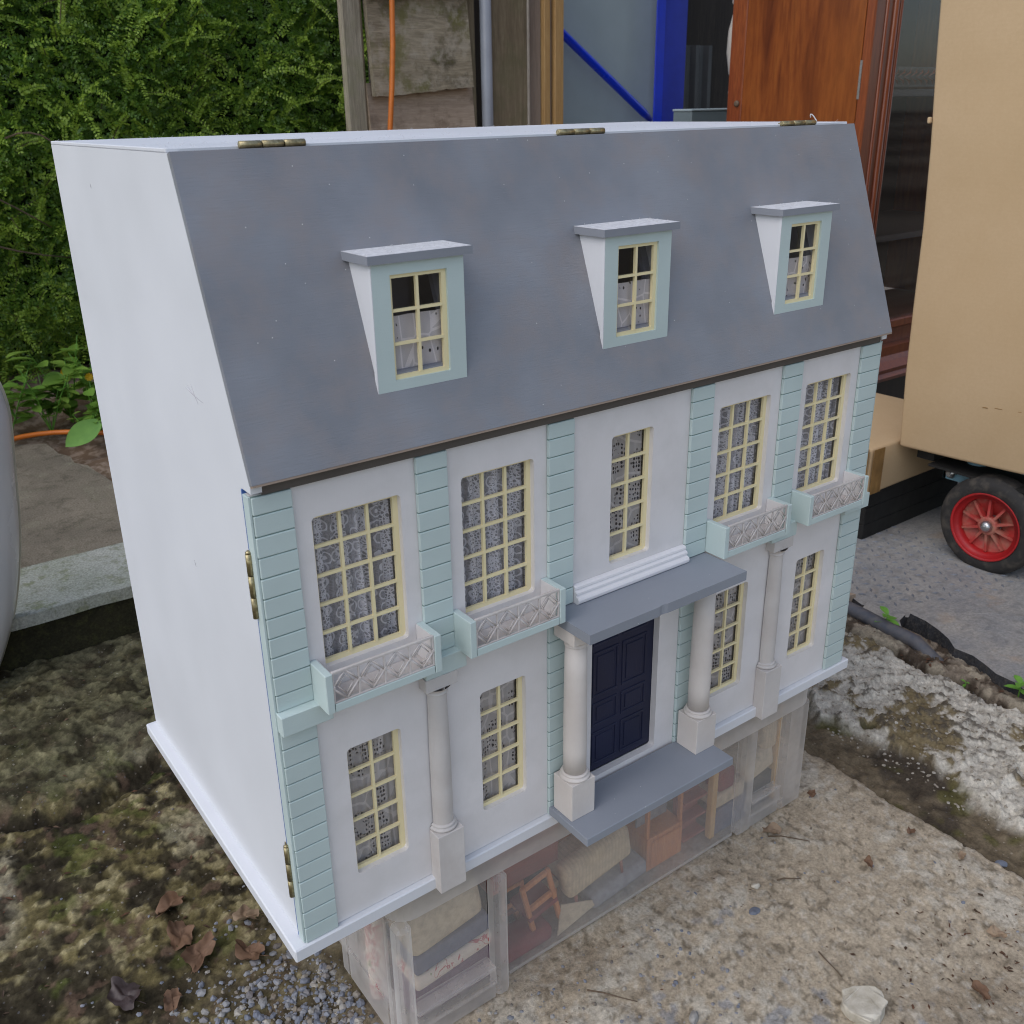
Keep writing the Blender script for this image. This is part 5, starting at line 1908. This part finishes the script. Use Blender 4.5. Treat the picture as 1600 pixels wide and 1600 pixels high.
big_stone('loose_stone', .537, -.092, .0085, 'bluestone', 'flat blue grey stone in front of the middle of the box', 8, .3)
big_stone('loose_stone', .570, -.065, .0062, 'whitestone', 'rounded white pebble in front of the porch step', 9, .8)


def dead_leaf(x, y, s, rot, label, seed, mat='deadleaf'):
    rr = random.Random(seed)
    bm = bmesh.new()
    n_, m_ = 40, 5
    c = bm.verts.new((0, 0, .003))
    rings = []
    ph = [rr.uniform(0, 6.28) for _ in range(4)]
    for k in range(1, m_ + 1):
        t = k / m_
        ring = []
        for i in range(n_):
            a = 6.283 * i / n_
            lobe = .74 + .22 * abs(math.cos(a * 2.5 + .3)) ** 1.1 + .05 * math.sin(11 * a + ph[0])
            rad = s * .74 * t * (lobe if k == m_ else lobe * .4 + .6 * lobe)
            z = s * (.16 * math.sin(2 * a + ph[1]) * t * t + .10 * math.sin(3 * a + 5 * t + ph[2]) * t + .07 * math.sin(5 * a + 9 * t + ph[3]) * t) + s * .14 * t * t
            ring.append(bm.verts.new((rad * math.cos(a), rad * .70 * math.sin(a), max(.0012, z + .004))))
        rings.append(ring)
    for i in range(n_):
        j = (i + 1) % n_
        bm.faces.new((c, rings[0][i], rings[0][j]))
        for A_, B2 in zip(rings, rings[1:]):
            bm.faces.new((A_[i], B2[i], B2[j], A_[j]))
    add_tube(bm, [(0, 0, .003), (-s * .5, -s * .1, .004), (-s * .85, -s * .16, .006)], [.0008, .0007, .0004], 4)
    for fc in bm.faces:
        fc.smooth = True
    o = obj('dead_leaf', bm, M[mat])
    o.location = (x, y, ground_z(x, y) + .002)
    o.rotation_euler = (rr.gauss(0, .12), rr.gauss(0, .12), rot)
    return tag(o, label, 'leaf', 'dead leaves on the ground')


M['tanleaf'] = plain('tan_leaf', (0.34, 0.25, 0.17), 0.8, 0.3, 50, spec=0.2, col2=(0.22, 0.15, 0.10))
M['darkleaf'] = plain('dark_wet_leaf', (0.055, 0.035, 0.032), 0.5, 0.3, 50)
dead_leaf(-.040, .352, .030, .3, 'reddish brown dead leaf farthest up the mossy ground', 1)
dead_leaf(-.046, .300, .032, 1.4, 'curled brown dead leaf in the middle of the group left of the base', 2)
dead_leaf(-.036, .258, .036, .7, 'widest brown dead leaf just above the gravel', 3)
dead_leaf(.010, .220, .030, 2.0, 'brown dead leaf nearest to the front corner of the base board', 4)
dead_leaf(.028, .278, .024, 2.8, 'narrow tan dead leaf beside the edge of the base board', 5, 'tanleaf')
dead_leaf(-.085, .212, .022, 1.1, 'small rust dead leaf among the gravel near the bottom edge', 6)
dead_leaf(-.124, .250, .034, 1.9, 'dark wet dead leaf in the bottom left of the moss', 7, 'darkleaf')
dead_leaf(.664, -.012, .020, -.5, 'tan curled dead leaf touching the right end of the clear box', 8, 'tanleaf')
dead_leaf(.765, .000, .012, .2, 'little rust dead leaf at the right corner of the clear box', 9)
dead_leaf(.716, -.128, .012, .9, 'small rust dead leaf in the middle of the right concrete', 10)
dead_leaf(.735, -.290, .016, 2.2, 'small tan dead leaf near the lower right corner', 11, 'tanleaf')
dead_leaf(.640, -.322, .018, 1.2, 'rust dead leaf among brown litter right of the white stone', 12)
dead_leaf(.812, -.128, .011, .1, 'small rust dead leaf beside the slab edge', 13)
dead_leaf(.820, -.195, .012, .6, 'pair sized tan dead leaf lying on the slab edge lower down', 14, 'tanleaf')

# fine brown litter
Vs, Fs, b0 = [], [], 0
for i in range(420):
    q = rng.random()
    if q < .4:
        x, y, s = rng.normal(.70, .07), rng.normal(-.31, .05), rng.uniform(.001, .0042)
    elif q < .65:
        x, y, s = rng.uniform(.2, .85), rng.uniform(-.36, .03), rng.uniform(.0008, .0026)
    elif q < .8:
        x, y, s = rng.uniform(1.20, 1.32), rng.uniform(-.1, .4), rng.uniform(.003, .008)
    else:
        x, y, s = rng.uniform(-.3, .1), rng.uniform(.2, 1.0), rng.uniform(.002, .007)
    if inbox(x, y):
        continue
    a = rng.uniform(0, 6.28)
    z = ground_z(x, y)
    d = np.array([math.cos(a), math.sin(a), rng.uniform(-.1, .3)]) * s
    e_ = np.array([-math.sin(a), math.cos(a), rng.uniform(-.3, .3)]) * s * rng.uniform(.2, .6) + d * rng.uniform(-.4, .4)
    c = np.array([x, y, z + .0012])
    Vs += [c - d, c + e_ + [0, 0, s * .2], c + d, c - e_ + [0, 0, s * .2]]
    Fs.append((b0, b0 + 1, b0 + 2, b0 + 3))
    b0 += 4
tag(npmesh('leaf_litter', np.array(Vs), np.array(Fs), M['litter']), kind='stuff')

# twigs
for i, (p0, p1, lab) in enumerate((((.548, -.178), (.540, -.214), 'thin reddish twig above the white stone'),
                                   ((.296, -.056), (.332, -.098), 'dark thin twig on the concrete near the left end of the box'),
                                   ((.60, -.075), (.625, -.09), 'short dark twig in front of the porch step'),
                                   ((.655, -.015), (.690, -.055), 'tan flat twig sticking out from the right box frame'))):
    q = [Vector((p0[0] + (p1[0] - p0[0]) * t, p0[1] + (p1[1] - p0[1]) * t + .002 * math.sin(t * 5), 0)) for t in (0, .35, .7, 1)]
    for v in q:
        v.z = ground_z(v.x, v.y) + .0022
    bm = bmesh.new()
    add_tube(bm, q, [.0010, .0009, .0007, .0005], 5)
    tag(obj('twig', bm, M['bark']), lab, 'twig', 'twigs on the concrete')

# dark hose along the slab edge
bm = bmesh.new()
hp = [(1.30, .52), (1.292, .42), (1.288, .34), (1.282, .27), (1.275, .21), (1.272, .155), (1.264, .10)]
add_tube(bm, [(x, y, ground_z(x, y) + (.008 if y > .12 else -.012)) for x, y in hp], .0135, 10)
tag(obj('garden_hose', bm, M['hose']), 'dark blue grey hose half buried along the paving edge', 'hose')


def sprig(x, y, z, n, s, label, seed):
    rr = random.Random(seed)
    t = thing('sprig', label, 'seedling', None, (x, y, z))
    bm = bmesh.new()
    add_tube(bm, [(0, 0, -.01), (.001, 0, s * .5), (.0, .001, s)], [.0014, .0012, .0008], 6)
    obj('stem', bm, M['sprig'], t)
    for k in range(n):
        a = 6.283 * k / n + rr.uniform(-.3, .3)
        bm = bmesh.new()
        hgt = s * (.95 if k % 2 else .55)
        leaf_blade(bm, Vector((0, 0, hgt)), Vector((math.cos(a), math.sin(a), .55 if k % 2 else .2)), Vector((0, 0, 1)), s * rr.uniform(.8, 1.05), s * .48, .3, 6)
        obj('leaf', bm, M['sprig'], t)


sprig(1.285, .225, ground_z(1.285, .225), 5, .030, 'tiny green seedling growing beside the dark hose', 3)
sprig(1.255, -.045, ground_z(1.255, -.045), 6, .028, 'rounded green seedling at the right border below the slate', 4)
sprig(1.235, .035, ground_z(1.235, .035), 4, .010, 'very small green seedling in the crevice between the two larger ones', 5)
